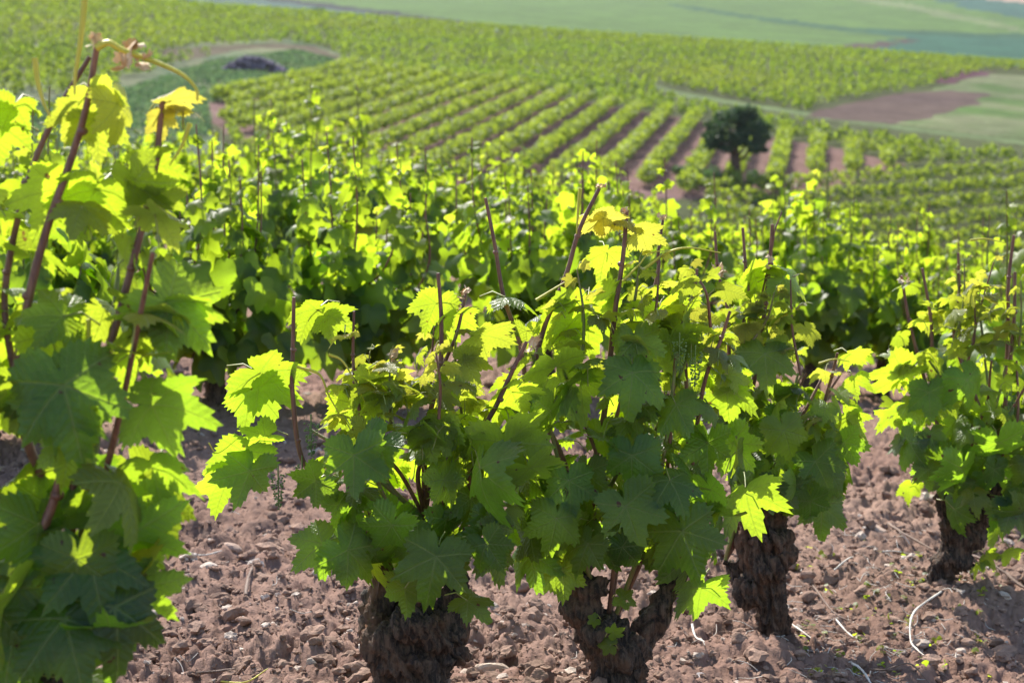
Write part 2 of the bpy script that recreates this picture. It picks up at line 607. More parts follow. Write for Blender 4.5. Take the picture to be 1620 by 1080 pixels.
def petioles(mb, P, Q, r=.0014, mat=1):
    """thin bowed stalks from leaf bases P to points Q"""
    n = len(P)
    mid = (P + Q) / 2 + np.array([0, 0, .012]); pts = np.stack([P, mid, Q], 1)
    ax = norm(Q - P); A = norm(np.cross(ax, np.array([.3, .2, 1.]))); B = np.cross(ax, A)
    th = np.array([0, 2.1, 4.2])
    ring = (np.cos(th)[None, None, :, None] * A[:, None, None] + np.sin(th)[None, None, :, None] * B[:, None, None]) * r
    V = (pts[:, :, None] + ring).reshape(-1, 3)
    f = []
    for k in range(2):
        for j in range(3):
            j2 = (j + 1) % 3
            f.append([k * 3 + j, k * 3 + j2, k * 3 + 3 + j2, k * 3 + 3 + j])
    f = np.array(f)
    FF = (f[None] + (np.arange(n) * 9)[:, None, None]).reshape(-1, 4)
    mb.add(V, FF, mat)


# ------------------------------------------------------------------ ground sheet with fields
SOILC = np.array([.27, .183, .143])
PLOUGH = np.array([.25, .165, .145])
FIELDS = []   # (world polygon, colour, soft)


def field(pts, c, dmin, dmax): FIELDS.append((polyW(pts, dmin, dmax), np.array(c)))


VINEGROUND = (.06, .07, .03)
GRASSC = (.06, .09, .05)
# the diagonal-row field, on the facing slope
DIAG = [(335, 190), (330, 165), (560, 108), (700, 125), (800, 132), (905, 158), (1010, 176), (1110, 192), (1230, 218), (1330, 236), (1420, 258), (1415, 268), (1300, 300), (1150, 320), (850, 320), (560, 290), (420, 245)]
DIAGW = polyW(DIAG, 100, 300)
field([(-300, 330), (-300, 150), (120, 118), (240, 90), (330, 66), (470, 62), (540, 84), (545, 108), (330, 160), (335, 190), (400, 330)], GRASSC, 100, 300)
field([(-200, 175), (0, 150), (30, 215), (-200, 250)], (.14, .12, .09), 100, 300)
field([(250, 84), (300, 76), (430, 70), (500, 74), (540, 90), (530, 100), (470, 78), (400, 76), (320, 92), (260, 100)], (.08, .065, .045), 100, 300)
FIELDS.append((DIAGW, np.array([.15, .093, .085])))
field([(1010, 128), (1090, 148), (1200, 166), (1300, 182), (1430, 200), (1620, 222), (2000, 270), (2000, 280), (1620, 229), (1430, 207), (1300, 189), (1200, 172), (1080, 153)], (.10, .135, .06), 100, 300)
GREENR = [(1300, 180), (1330, 168), (1450, 150), (1525, 128), (1560, 118), (1620, 120), (2100, 150), (2100, 268), (1620, 220), (1430, 198)]
field(GREENR, (.06, .10, .03), 100, 330)
field([(1270, 184), (1330, 164), (1430, 148), (1500, 143), (1560, 148), (1540, 166), (1470, 186), (1420, 198), (1340, 192)], (.085, .060, .052), 100, 330)
field([(1455, 128), (1500, 112), (1580, 114), (1530, 126), (1500, 133)], (.09, .045, .055), 100, 330)
GREENW = polyW(GREENR, 100, 330)
ROADW = FIELDS[4][0]
GRASSW = FIELDS[0][0]
# far fields
BLUE = (.055, .09, .07)
FARV = (.07, .12, .03)
field([(-1500, 80), (-1500, -80), (3500, -80), (3500, 260), (1620, 150), (860, 90)], FARV, 440, 2400)
field([(100, -20), (440, -2), (560, 15), (760, 36), (880, 49), (880, 80), (100, 60)], BLUE, 440, 2400)
field([(420, -6), (560, 12), (860, 46), (880, 50), (860, 52), (560, 18), (420, 1)], (.03, .03, .03), 440, 2400)
field([(1285, 90), (1320, 76), (1440, 60), (1330, 50), (1500, 53), (1620, 60), (2200, 90), (2200, 240), (1285, 150)], (.03, .08, .05), 440, 2400)
field([(1280, 84), (1340, 71), (1450, 63), (1440, 68), (1350, 78), (1300, 88)], (.06, .04, .035), 440, 2400)
field([(1060, 5), (1200, 27), (1330, 43), (1620, 55), (2200, 86), (2200, 92), (1620, 61), (1330, 49), (1200, 33), (1060, 10)], (.03, .07, .035), 440, 2400)
field([(1400, -20), (1480, 2), (1620, 30), (2200, 70), (2200, -60), (1400, -60)], (.04, .085, .065), 440, 2400)
field([(1330, -12), (1440, 6), (1620, 44), (1620, 52), (1440, 16), (1330, -4)], (.11, .14, .06), 440, 2400)
field([(1480, -20), (1560, 0), (1700, 14), (1700, -40), (1480, -40)], (.26, .19, .15), 440, 2400)

VINES_HERO = dict(V0=(60, 2.9), V1=(655, 4.25), V2=(975, 4.45), V3=(1222, 5.3), V4=(1485, 6.0))
MOUNDS = [(.60, 5.0, .2, .045), (1.32, 5.9, .3, .06), (-.2, 4.3, .25, .05), (.24, 4.5, .25, .04), (-1.26, 8.6, .4, .08), (1.0, 4.25, .3, .07), (1.5, 5.0, .4, .05)]


def detail_z(X, Y):
    fade = smooth(26, 9, Y)
    wx = X + .03 * fbm(X * 9, Y * 9, 31, 2); wy = Y + .03 * fbm(X * 9, Y * 9, 37, 2)
    h = .055 * fbm(X * 1.1, Y * 1.1, 5, 3) + .03 * fbm(X * 5, Y * 5, 6, 3)
    h += (.07 * domes(wx / .085, wy / .085, 10) + .045 * domes(wx / .036, wy / .036, 20)) * (.15 + 1.1 * vnoise(X * 2.3, Y * 2.3, 8))
    h += .022 * fbm(X * 32, Y * 32, 7, 4) + .010 * np.abs(fbm(X * 90, Y * 90, 71, 2))
    h = (h - .045) * fade
    for (mx, my, mr, mh) in MOUNDS:
        h = h + mh * np.exp(-((X - mx) ** 2 + (Y - my) ** 2) / mr ** 2)
    return h


def ground_z(x, y):
    x = np.atleast_1d(np.asarray(x, float)); y = np.atleast_1d(np.asarray(y, float))
    return terrain(x, y) + detail_z(x, y)


def make_ground():
    tin = np.linspace(-.34, .34, 820)
    tl = -.34 - np.geomspace(.004, .5, 40)
    t = np.concatenate([tl[::-1], tin, -tl])
    d = np.concatenate([np.linspace(-12, 2.9, 30), np.geomspace(3.0, 13, 420), np.geomspace(13, 105, 130)[1:], np.linspace(105, 330, 260)[1:], np.geomspace(330, 2300, 200)[1:]])
    D, Tt = np.meshgrid(d, t, indexing='ij')
    X = Tt * np.maximum(D, 3) + np.sign(Tt) * np.maximum(0, np.abs(Tt) - .34) * 45
    Z = terrain(X, D) + detail_z(X, D)
    colr = np.tile(SOILC, X.shape + (1,))
    pink = smooth(-.6, .6, fbm(X * .8, D * .8, 44, 3))[..., None]
    colr = colr * (1 - pink * .18) + np.array([.018, .0, .002]) * pink
    colr[D > 95] = VINEGROUND
    jx = 1.2 * fbm(X / 7, D / 7, 50, 3); jy = 2.5 * fbm(X / 7, D / 7, 55, 3)
    for w, c in FIELDS:
        far = np.mean([p[1] for p in w]) > 380
        k = (D / 110 if far else 1)
        m = inside(X + jx * k, D + jy * k * .6, w) & ((D > 380) == far)
        colr[m] = c
        if far:
            q = (1 + .22 * fbm(X[m] / 9, D[m] / 14, 83, 3) + .10 * np.sin((X[m] * .8 + D[m] * .3) / 2.2) + .15 * fbm(X[m] / 60, D[m] / 80, 84, 3))[:, None]
            colr[m] = np.clip(c * q, .01, 1)
        if tuple(c) == GRASSC or tuple(c) == (.06, .10, .03):
            q = smooth(-.5, .6, fbm(X[m] / 6, D[m] / 9, 81, 4))[:, None]
            colr[m] = c * (1 - q) * 1.1 + np.array([.15, .16, .09]) * q * .9
    shape = X.shape
    V = np.stack([X, D, Z], -1).reshape(-1, 3)
    i, j = np.meshgrid(np.arange(shape[0] - 1), np.arange(shape[1] - 1), indexing='ij')
    a = i * shape[1] + j
    Fq = np.stack([a, a + 1, a + shape[1] + 1, a + shape[1]], -1).reshape(-1, 4)
    mb = MB()
    A = np.concatenate([colr.reshape(-1, 3), np.ones((V.shape[0], 1))], 1)
    mb.add(V, Fq, 0, A)
    o = mb.build('ground', SOIL)
    tag(o, 'reddish brown cloddy soil in front rising to patchwork vineyard hills', 'ground', kind='structure')


make_ground()

# ------------------------------------------------------------------ loose clods and stones
def ico(sub, seed, rough=.42, angular=False):
    import bmesh
    bm = bmesh.new(); bmesh.ops.create_icosphere(bm, subdivisions=sub, radius=1)
    V = np.array([v.co[:] for v in bm.verts]); Fc = np.array([[v.index for v in f.verts] for f in bm.faces]); bm.free()
    rg = np.random.default_rng(seed)
    d = np.ones(len(V))
    for q in range(5 if angular else 6):
        ax = norm(rg.normal(size=3))
        if angular: d = np.minimum(d, rg.uniform(.55, .85) / np.maximum(V @ ax, .2))
        else: d += rough * .4 * np.sin(V @ ax * rg.uniform(2, 5.5) + rg.uniform(0, 6))
    d += rough * .25 * rg.uniform(-1, 1, len(V))
    V = V * d[:, None] * np.array([1, rg.uniform(.7, 1.1), rg.uniform(.55, .85)])
    return V, Fc


def scatter_clods():
    mb = MB()
    big = [ico(3, s) for s in range(6)] + [ico(3, 50 + s, .12, True) for s in range(3)]
    small = [ico(2, 20 + s) for s in range(8)]
    for vs, n, lo, hi, dmax in ((big, 1200, .010, .03, 9), (small, 24000, .0025, .010, 8.5), (small, 3000, .012, .03, 16)):
        Y = 3.7 * np.exp(R.random(n) * math.log(dmax / 3.7)); X = (R.random(n) * 2 - 1) * .3 * Y
        k = vnoise(X * 3, Y * 3, 61) + .5 * R.random(n) > .45
        X, Y = X[k], Y[k]; n = len(X)
        Z = ground_z(X, Y)
        S = lo + (hi - lo) * R.random(n) ** 2.5
        for q in range(n):
            V, Fc = vs[R.integers(len(vs))]
            a = R.random() * 6.28; ca, sa = math.cos(a), math.sin(a)
            W = np.stack([V[:, 0] * ca - V[:, 1] * sa, V[:, 0] * sa + V[:, 1] * ca, V[:, 2]], 1) * S[q] + np.array([X[q], Y[q], Z[q] + S[q] * .15])
            pale = R.random()
            c = SOILC * (.85 + .35 * R.random()) if pale < .93 else np.array([.5, .42, .36]) * (.8 + .4 * R.random())
            mb.add(W, Fc, 0, np.append(c, 1))
    tag(mb.build('soil_clods', CLOD, smooth_=False), 'crumbly reddish clods and pebbles strewn over the soil', 'soil clods', kind='stuff')


scatter_clods()


def stone(u, v, px, label, seed, colr, flat=.6):
    X, Y = ground_at(u, v, 3, 12)
    s = px / F * Y / 2
    V, Fc = ico(3, seed, .1, True)
    V = V * np.array([1, .8, flat]) * s
    mb = MB(); mb.add(V, Fc, 0, np.append(np.array(colr), 1))
    z = float(ground_z(X, Y)[0])
    o = mb.build('stone', CLOD, smooth_=False); o.location = (X, Y, z + s * flat * .25); o.rotation_euler = (0.2, -.15, seed)
    tag(o, label, 'stone', 'stones on the soil')


stone(780, 1052, 60, 'pale angular flat-topped stone between the two front trunks', 3, (.5, .4, .32))
stone(795, 1075, 34, 'small grey rounded stone below the pale angular stone', 5, (.4, .34, .3))
stone(735, 1075, 36, 'small tan stone just left of the pale angular stone', 8, (.45, .36, .3))
stone(365, 862, 40, 'smooth pinkish stone on soil below the hanging leaf on the left', 9, (.42, .31, .25), .7)
stone(1020, 978, 34, 'pale block-shaped stone left of the forked trunk', 12, (.45, .38, .33))
stone(1385, 845, 44, 'broad pinkish stone in the lane between the two right vines', 14, (.42, .32, .26))
stone(1522, 1012, 22, 'small round pale pebble in the bottom right shade', 15, (.5, .42, .36), .9)
stone(1105, 1052, 30, 'dull blue-grey stone on the mound right of the forked trunk', 18, (.34, .32, .33))


def twig(pts, w, mat, label, name='dry_twig', cat='twig', group='dry twigs on the soil'):
    P = []
    for (u, v) in pts:
        x, y = ground_at(u, v, 3, 12)
        P.append([x, y, float(ground_z(x, y)[0]) + .022])
    P = np.array(P); org = P[0]
    mb = MB()
    r = w / F * org[1] / 2 * .75
    tube(mb, P + R.normal(size=P.shape) * .002, [r, r * 1.1, r * .75, r * .9, r * .4], 7, 26, bumpy=.5)
    o = mb.build(name, mat, origin=org)
    tag(o, label, cat, group)


twig([(1488, 958), (1445, 972), (1443, 1000), (1450, 1035), (1460, 1050)], 4, TWIG, 'white bent twig lying below the far right trunk')
twig([(1350, 1052), (1364, 1066), (1378, 1085)], 6, TWIG, 'thick white twig end at the bottom edge')
twig([(1322, 972), (1338, 988), (1352, 1002)], 4, TWIG, 'short white straight twig among litter right of the leaning trunk')
twig([(1245, 972), (1275, 995), (1305, 1012)], 4, TWIG, 'thin pale twig slanting from the leaning trunk base')
twig([(1095, 990), (1100, 1010), (1115, 1032)], 5, TWIG, 'pale curved twig on the mound left of the leaning trunk')
twig([(1320, 906), (1340, 902), (1350, 895)], 4, TWIG, 'short pale hooked twig in the lane behind the leaning trunk')
twig([(1396, 884), (1415, 880), (1440, 874)], 3.5, TWIG, 'thin straight pale twig in the lane before the far right trunk')
twig([(1405, 838), (1430, 858), (1475, 882)], 6, BROWNTWIG, 'dark brown pruned cane pointing at the far right trunk')
twig([(1285, 925), (1320, 955), (1345, 968)], 4, BROWNTWIG, 'dark thin cane piece right of the leaning trunk')
twig([(1375, 1058), (1400, 1062), (1440, 1066), (1470, 1078)], 4, BROWNTWIG, 'long thin brown stalk by the bottom edge on the right')
twig([(310, 1055), (340, 1050), (375, 1055)], 7, BROWNTWIG, 'short dark red-brown stick at the bottom left beside the big vine')
twig([(345, 1058), (390, 1068), (425, 1064)], 4, TENDRIL, 'yellowish dry stalk on the soil at the bottom left', 'dry_stalk', 'stalk')
twig([(280, 870), (320, 876), (350, 872)], 4, TWIG, 'pale thin twig under the big left vine at mid height')
twig([(385, 935), (393, 915), (405, 898)], 8, BROWNTWIG, 'upright brown stick end poking from soil left of the thick trunk')
twig([(1512, 930), (1540, 930), (1560, 918)], 4, TWIG, 'pale twig to the right of the far right trunk')
twig([(1510, 880), (1560, 905), (1630, 935)], 7, BROWNTWIG, 'long brown cane running off the right edge behind the trunk')
twig([(1590, 925), (1610, 935), (1640, 948)], 7, BROWNTWIG, 'dark broken cane at the right edge in the shade')
twig([(925, 905), (940, 940), (958, 968)], 5, BROWNTWIG, 'brown cane slanting down behind the forked trunk left limb')


def litter():
    mb = MB()
    for q in range(520):
        if q < 380:
            u = R.normal(1370, 110); v = R.uniform(840, 1080)
        else:
            u = R.uniform(250, 1600); v = R.uniform(600, 1080)
        x, y = ground_at(u, v, 3, 12)
        a = R.uniform(0, 3.14); L = R.uniform(.015, .07)
        dx, dy = math.cos(a) * L, math.sin(a) * L
        xs = np.array([x, x + dx * .5 + R.normal() * .006, x + dx]); ys = np.array([y, y + dy * .5 + R.normal() * .006, y + dy])
        zs = ground_z(xs, ys) + R.uniform(.004, .014)
        tube(mb, np.stack([xs, ys, zs], 1), [.0012, .0011, .0008], 4, 6, mat=int(R.random() < .5))
    tag(mb.build('straw_litter', [TWIG, BROWNTWIG]), 'bits of straw and bark scattered on the soil', 'litter', kind='stuff')
    mb = MB()
    n = 90
    u = R.uniform(1260, 1600, n); v = R.uniform(850, 1070, n)
    P = []
    for a, b in zip(u, v):
        x, y = ground_at(a, b, 3, 12); P.append([x, y, float(ground_z(x, y)[0]) + .012])
    P = np.repeat(np.array(P), 3, 0) + R.normal(size=(n * 3, 3)) * .008
    put_leaves(mb, L_LO, P, np.array([0, 0, 1.]) + R.normal(size=P.shape) * .4, R.normal(size=P.shape), R.uniform(.006, .014, len(P)), R.uniform(.3, .8, len(P)), R.random(len(P)))
    tag(mb.build('tiny_weeds', LEAFM), 'tiny green seedlings dotted among the clods', 'weeds', kind='stuff')


litter()


# ------------------------------------------------------------------ trunks
def organic(tubes, voxel, seed, amp=.010, knobs=()):
    mb = MB()
    for P, rad in tubes:
        rad = [q * .78 for q in rad]
        tube(mb, P, [q * .84 for q in rad], 18, 40)
        if max(rad) > .025:
            rg = np.random.default_rng(seed * 7 + len(mb.v))
            S = spline(P, 26); rr = np.interp(np.linspace(0, 1, 26), np.linspace(0, 1, len(rad)), rad)
            for q in range(7):
                a0 = q * .9 + rg.normal() * .3; tw = rg.uniform(1.0, 2.6)
                A = a0 + np.linspace(0, 1, 26) * tw + .3 * np.sin(np.linspace(0, 9, 26) + q)
                off = np.stack([np.cos(A), np.sin(A), 0 * A], 1) * (rr * rg.uniform(.66, .86))[:, None]
                w = rr * rg.uniform(.22, .42)
                tube(mb, S + off, list(w * rg.uniform(.8, 1.25, 26)), 10, 40)
    for c, r in knobs:
        V, Fc = ico(3, int(abs(c[0] * 999)) % 50, .12); mb.add(V * r + np.asarray(c), Fc)
    me = mb.mesh('trunk', [BARK])
    o = bpy.data.objects.new('tmp', me); COL.objects.link(o)
    md = o.modifiers.new('r', 'REMESH'); md.mode = 'VOXEL'; md.voxel_size = voxel
    sm = o.modifiers.new('s', 'SMOOTH'); sm.iterations = 3; sm.factor = .5
    dg = bpy.context.evaluated_depsgraph_get(); dg.update()
    m2 = bpy.data.meshes.new_from_object(o.evaluated_get(dg))
    bpy.data.objects.remove(o); bpy.data.meshes.remove(me)
    n = len(m2.vertices); V = np.empty(n * 3, np.float32); m2.vertices.foreach_get('co', V); V = V.reshape(-1, 3).astype(float)
    N = np.empty(n * 3, np.float32); m2.vertex_normals.foreach_get('vector', N); N = N.reshape(-1, 3)
    c = V[:, :2].mean(0)
    ang = np.arctan2(V[:, 1] - c[1], V[:, 0] - c[0])
    tw = ang * 1.0 + V[:, 2] * 5
    rid = fbm(np.cos(tw) * 7 + seed, np.sin(tw) * 7 + V[:, 2] * 3.5, seed, 4)
    lump = fbm(V[:, 0] * 22 + seed, V[:, 2] * 22 + V[:, 1] * 17, seed + 3, 3)
    fine = np.abs(fbm(V[:, 0] * 130 + V[:, 1] * 90, V[:, 2] * 25, seed + 5, 2))
    V = V + N * (amp * 2.5 * rid + amp * 1.3 * lump - amp * 1.2 * fine)[:, None]
    m2.vertices.foreach_set('co', V.astype(np.float32).ravel())
    m2.polygons.foreach_set('use_smooth', np.ones(len(m2.polygons), bool))
    m2.materials.clear(); m2.materials.append(BARK)
    m2.update()
    return m2


def link_mesh(name, me, parent):
    o = bpy.data.objects.new(name, me); COL.objects.link(o); o.parent = parent
    return o


def pts_at(pl, Y, dy=None):
    return np.array([at(u, v, Y + (dy[i] if dy is not None else 0)) for i, (u, v) in enumerate(pl)])


# ------------------------------------------------------------------ the front vines
def inpoly(u, v, poly):
    return inside(np.asarray(u), np.asarray(v), poly)


def poly_sample(poly, n):
    P = np.array(poly); lo, hi = P.min(0), P.max(0)
    out = np.zeros((0, 2))
    while len(out) < n:
        q = lo + (hi - lo) * R.random((n * 3, 2))
        out = np.vstack([out, q[inpoly(q[:, 0], q[:, 1], poly)]])
    return out[:n]


def flower_cluster(base, length, parent):
    mb = MB(); V, Fc = ico(1, 3, .0)
    k = int(90)
    for q in range(k):
        t = R.random(); r = .016 * (1 - t * .7)
        a = R.random() * 6.28
        p = base + np.array([math.cos(a) * r, math.sin(a) * r, -t * length + R.normal() * .002])
        mb.add(V * .0026 + p, Fc)
    tube(mb, [base + [0, 0, .02], base, base - [0, 0, length]], [.0016, .0012], 4, 6)
    mb.build('flower_cluster', BERRY, parent)


def front_vine(name_label, Yb, base, trunks, knobs, crown, nleaf, canes, leaves, thick=.2, size=(.06, .105), tendrils=(), dry=(), buds=(), top_v=450, bot_v=950, greencanes=6, amp=.012, seed=1):
    org = np.array(at(base[0], base[1], Yb)); org[2] = float(terrain(org[0], Yb))
    root = empty('grapevine', org, name_label, 'grapevine', 'old bush vines close to the camera')
    wo = org
    tb = [(pts_at([(p[0], p[1]) for p in P], Yb, [p[2] for p in P]) - wo, [w / F * Yb / 2 for w in W]) for P, W in trunks]
    kb = [(at(u, v, Yb + dy) - wo, r / F * Yb) for u, v, dy, r in knobs]
    link_mesh('trunk', organic(tb, .006, seed, amp, kb), root)
    head = tb[0][0][-1] + wo
    heads = [t[0][-1] + wo for t in tb]
    # canes
    for ci, (P, w) in enumerate(canes):
        dy = P[0][2] if len(P[0]) > 2 else 0
        W = pts_at([(p[0], p[1]) for p in P], Yb + dy)
        low = W[-1]
        hd = heads[int(np.argmin([np.linalg.norm(h - low) for h in heads]))]
        W = np.vstack([W, low * .45 + hd * .55 + np.array([0, 0, .02]), hd]) - wo
        r = w / F * Yb / 2 * .74
        W[1:-1] += R.normal(size=W[1:-1].shape) * .004
        mb = MB()
        S = tube(mb, W[::-1], [r * 1.2, r * 1.1, r * .95, r * .72], 10, 70)
        # nodes
        for q in range(8, 68, 12):
            V, Fc = ico(2, 7, .05); mb.add(V * r * 1.3 * np.array([1, 1, 1.1]) + S[q] + R.normal(size=3) * r * .25, Fc)
        mb.build('cane', CANE, root)
    cw = np.array([at(u, v, Yb) for u, v in crown]); cen = cw.mean(0)
    for q in range(greencanes):
        uv = poly_sample(crown, 1)[0]
        tip = at(uv[0], min(uv[1], top_v + 120), Yb + R.uniform(-.15, .15))
        hd = heads[R.integers(len(heads))]
        mid = (tip + hd) / 2 + R.normal(size=3) * .03
        mb = MB(); tube(mb, np.array([hd, mid, tip]) - wo, [.006, .005, .0035], 7, 30)
        mb.build('shoot', GREENCANE if q % 2 else CANE, root)
    # crown leaves
    mb = MB()
    nleaf = int(nleaf * (.72 if Yb < 3.5 else .72))
    UV = poly_sample(crown, nleaf * 2)
    keepp = np.clip((bot_v - UV[:, 1]) / (bot_v - top_v), 0, 1)
    UV = UV[np.argsort(keepp * .3 + R.random(len(UV)))[:nleaf]]
    cu, cv = np.mean(crown, 0)
    hw = (np.max([p[0] for p in crown]) - np.min([p[0] for p in crown])) / 2
    UV[:, 1] -= .03 * F / Yb * (UV[:, 1] > top_v + 60)
    ex = np.clip(np.abs(UV[:, 0] - cu) / hw, 0, 1)
    T = thick * np.sqrt(1 - .75 * ex ** 2) * (1.05 - .4 * np.clip((bot_v - UV[:, 1]) / (bot_v - top_v), 0, 1))
    k = R.uniform(-1, 1, nleaf); k = np.sign(k) * np.abs(k) ** .7
    dy = k * T
    P = np.array([at(UV[i, 0], UV[i, 1], Yb + dy[i]) for i in range(nleaf)])
    hgt = np.clip((bot_v - UV[:, 1]) / (bot_v - top_v), 0, 1)     # 0 at the bottom, 1 at the top
    out = P - cen; out[:, 2] *= .3
    out = norm(out)
    hs = smooth(.25, .8, hgt)[:, None]
    out = out * (1 - hs * .6) + np.array([-.1, .55, .1]) * hs
    N = out * (.95 - .25 * hgt[:, None]) + np.array([0, 0, 1.]) * (.25 + .55 * hgt[:, None]) + R.normal(size=P.shape) * .38
    Td = np.array([0, 0, -1.]) * 1.0 + out * .35 + R.normal(size=P.shape) * .42
    S = size[1] - (size[1] - size[0]) * hgt ** 1.3 * R.uniform(.5, 1.1, nleaf) - R.random(nleaf) ** 2 * .03
    S = np.maximum(S * (.98 - .26 * hgt), .026)
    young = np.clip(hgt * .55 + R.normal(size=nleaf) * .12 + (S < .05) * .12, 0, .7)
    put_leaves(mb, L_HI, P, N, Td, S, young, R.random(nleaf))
    stem = norm(-out + np.array([0, 0, -.35]) + R.normal(size=P.shape) * .3) * (S * .9)[:, None]
    petioles(mb, P, P + stem)
    # leaves picked out of the photograph: (u, v, size px, tip angle deg in view, facing, dy, young)
    for (u, v, px, ang, face, dyy, yg) in leaves:
        p = at(u, v, Yb + dyy)
        s = px / F * (Yb + dyy) / 1.55 * (.74 if face == 'cam' else .92)
        ang += R.normal() * 14
        a = math.radians(ang)
        t = np.array([math.sin(a), 0, -math.cos(a)])
        n = {'sun': np.array([-.25, .75, .55]), 'cam': np.array([.05, -.9, .4]), 'up': np.array([-.1, .25, 1.]), 'side': np.array([.75, -.5, .3]), 'left': np.array([-.75, -.45, .3])}[face] + R.normal(size=3) * (.38 if face == 'cam' else .15)
        put_leaves(mb, L_HI, p[None], n[None], t[None], np.array([s]), np.array([yg]), np.array([.55 + .4 * R.random()]))
        st = norm(np.array([-t[0] * .8 + R.normal() * .2, .5, -t[2] * .5 - .3])) * s * .9
        petioles(mb, p[None], (p + st)[None], .0018)
    us = [p[0] for p in crown]
    for q in range(6 if Yb > 3 else 0):
        u0 = R.uniform(max(min(us), 20) * .88 + max(us) * .12, min(us) * .12 + max(us) * .88)
        dy0 = R.uniform(-.12, .14)
        B = at(u0 + R.normal() * 15, top_v + R.uniform(70, 130), Yb + dy0); Tp = at(u0 + R.normal() * 22, top_v - R.uniform(-45, 45), Yb + dy0)
        Mi = (B + Tp) / 2 + R.normal(size=3) * .012
        ms = MB(); S_ = tube(ms, np.array([B, Mi, Tp]) - wo, [.0042, .0034, .0018], 6, 24)
        ms.build('shoot', GREENCANE if q % 3 else CANE, root)
        n6 = 6; tt_ = np.linspace(.3, 1, n6)
        Pn = np.array([S_[min(23, int(k * 23))] for k in tt_]) + wo
        sd_ = np.where(np.arange(n6) % 2, 1, -1)[:, None] * norm(np.array([1, R.normal() * .5, 0]))[None]
        sz = .052 * (1.12 - tt_) * R.uniform(.8, 1.2, n6) + .012
        Pl = Pn + sd_ * sz[:, None] * .8 + [0, 0, .012]
        put_leaves(mb, L_HI, Pl, np.array([-.15, .45, .8]) + R.normal(size=Pl.shape) * .35, sd_ + [0, 0, -.5] + R.normal(size=Pl.shape) * .3, sz, np.clip(.45 + .35 * tt_ + R.normal(size=n6) * .08, 0, .95), R.random(n6))
        petioles(mb, Pl, Pn, .0011)
    mb.v = [a - wo for a in mb.v]
    mb.build('foliage', [LEAF, PETIOLE], root)
    for (pl, w) in tendrils:
        m = MB(); r = w / F * Yb / 2
        tube(m, pts_at([(p[0], p[1]) for p in pl], Yb - .03) - wo, [r * 1.3, r, r * .7, r * .4], 6, 40)
        m.build('tendril', TENDRIL, root)
    for (u, v, px) in dry:
        m = MB(); n = 7
        p = at(u, v, Yb - .02) - wo
        s = px / F * Yb / 2
        put_leaves(m, L_HI, p + R.normal(size=(n, 3)) * s * .5, R.normal(size=(n, 3)), R.normal(size=(n, 3)) + [0, 0, -.4], np.full(n, s) * R.uniform(.5, 1, n), np.full(n, 1.), R.random(n))
        m.build('dried_leaf', DRYLEAF, root)
    for (u, v) in buds:
        flower_cluster(at(u, v, Yb - .12) - wo, .07, root)
    return root


# V0: the big near vine on the left edge
front_vine('large blurred vine filling the left edge, nearest to the camera', 2.9, (20, 1560),
           [([(30, 1600, 0), (20, 1300, 0), (40, 1120, 0)], [170, 150, 130]), ([(20, 1300, 0), (-60, 1150, .05), (-80, 1000, .05)], [90, 80, 60]), ([(30, 1250, 0), (90, 1120, 0), (110, 950, .02)], [90, 70, 50])],
           [(20, 1250, -.05, 60)],
           [(-330, 330), (-120, 270), (0, 300), (70, 290), (130, 280), (220, 290), (250, 350), (250, 450), (262, 520), (250, 600), (235, 650), (265, 700), (255, 790), (230, 880), (225, 960), (190, 1040), (160, 1140), (0, 1190), (-330, 1190)],
           185,
           [([(257, 158, .0), (240, 270), (210, 390), (172, 546), (120, 700)], 18), ([(153, 76, 0), (130, 170), (100, 262), (72, 380), (45, 500), (30, 640)], 19), ([(142, 90, .06), (92, 165), (52, 268), (18, 400), (5, 520)], 15), ([(103, 725, -.08), (88, 800), (72, 850)], 24)],
           [(150, 150, 95, 40, 'sun', .0, .62), (185, 165, 110, 25, 'side', .0, .7), (120, 175, 90, -30, 'sun', .05, .65), (150, 190, 110, 5, 'sun', .04, .6),
            (270, 160, 85, 100, 'sun', 0, 1.0), (290, 175, 70, 140, 'up', 0, .95), (255, 185, 60, 10, 'sun', 0, .95),
            (215, 285, 150, 20, 'cam', -.05, .45), (150, 300, 150, -10, 'sun', .03, .35), (95, 300, 150, -45, 'sun', .04, .3), (230, 260, 110, 80, 'sun', .0, .45),
            (20, 170, 90, -20, 'sun', .1, .3), (0, 200, 120, -60, 'sun', .12, .3),
            (265, 480, 175, 35, 'side', -.06, .15), (290, 490, 110, 70, 'sun', -.03, .2), (240, 640, 170, 60, 'sun', -.03, .1), (215, 560, 120, 10, 'sun', .05, .2),
            (100, 610, 270, 5, 'cam', -.14, .05), (90, 620, 220, 60, 'cam', -.1, .1), (240, 740, 170, 20, 'sun', -.02, .15),
            (140, 880, 240, 15, 'cam', -.12, .1), (200, 850, 190, 45, 'sun', -.06, .12), (215, 930, 150, 10, 'sun', -.05, .15), (175, 780, 140, 0, 'sun', -.04, .2),
            (60, 830, 200, -20, 'cam', -.1, .05), (190, 970, 150, 10, 'cam', -.06, .1), (30, 980, 260, 30, 'cam', -.12, .0), (100, 500, 150, -60, 'cam', -.05, .2)],
           thick=.15, size=(.07, .115), tendrils=[([(137, -30), (128, 60), (119, 120), (118, 150)], 9), ([(55, 92), (60, 130), (70, 165), (80, 185)], 8), ([(152, 76), (172, 68), (195, 80), (245, 98), (288, 118), (310, 140), (312, 160)], 9), ([(300, 195), (288, 230), (268, 262)], 7), ([(210, 560), (225, 505), (235, 490), (258, 484)], 8), ([(140, 505), (142, 550), (158, 595)], 7)],
           dry=[(205, 86, 48), (222, 92, 36), (150, 66, 26)], top_v=280, bot_v=1100, greencanes=5, seed=2)

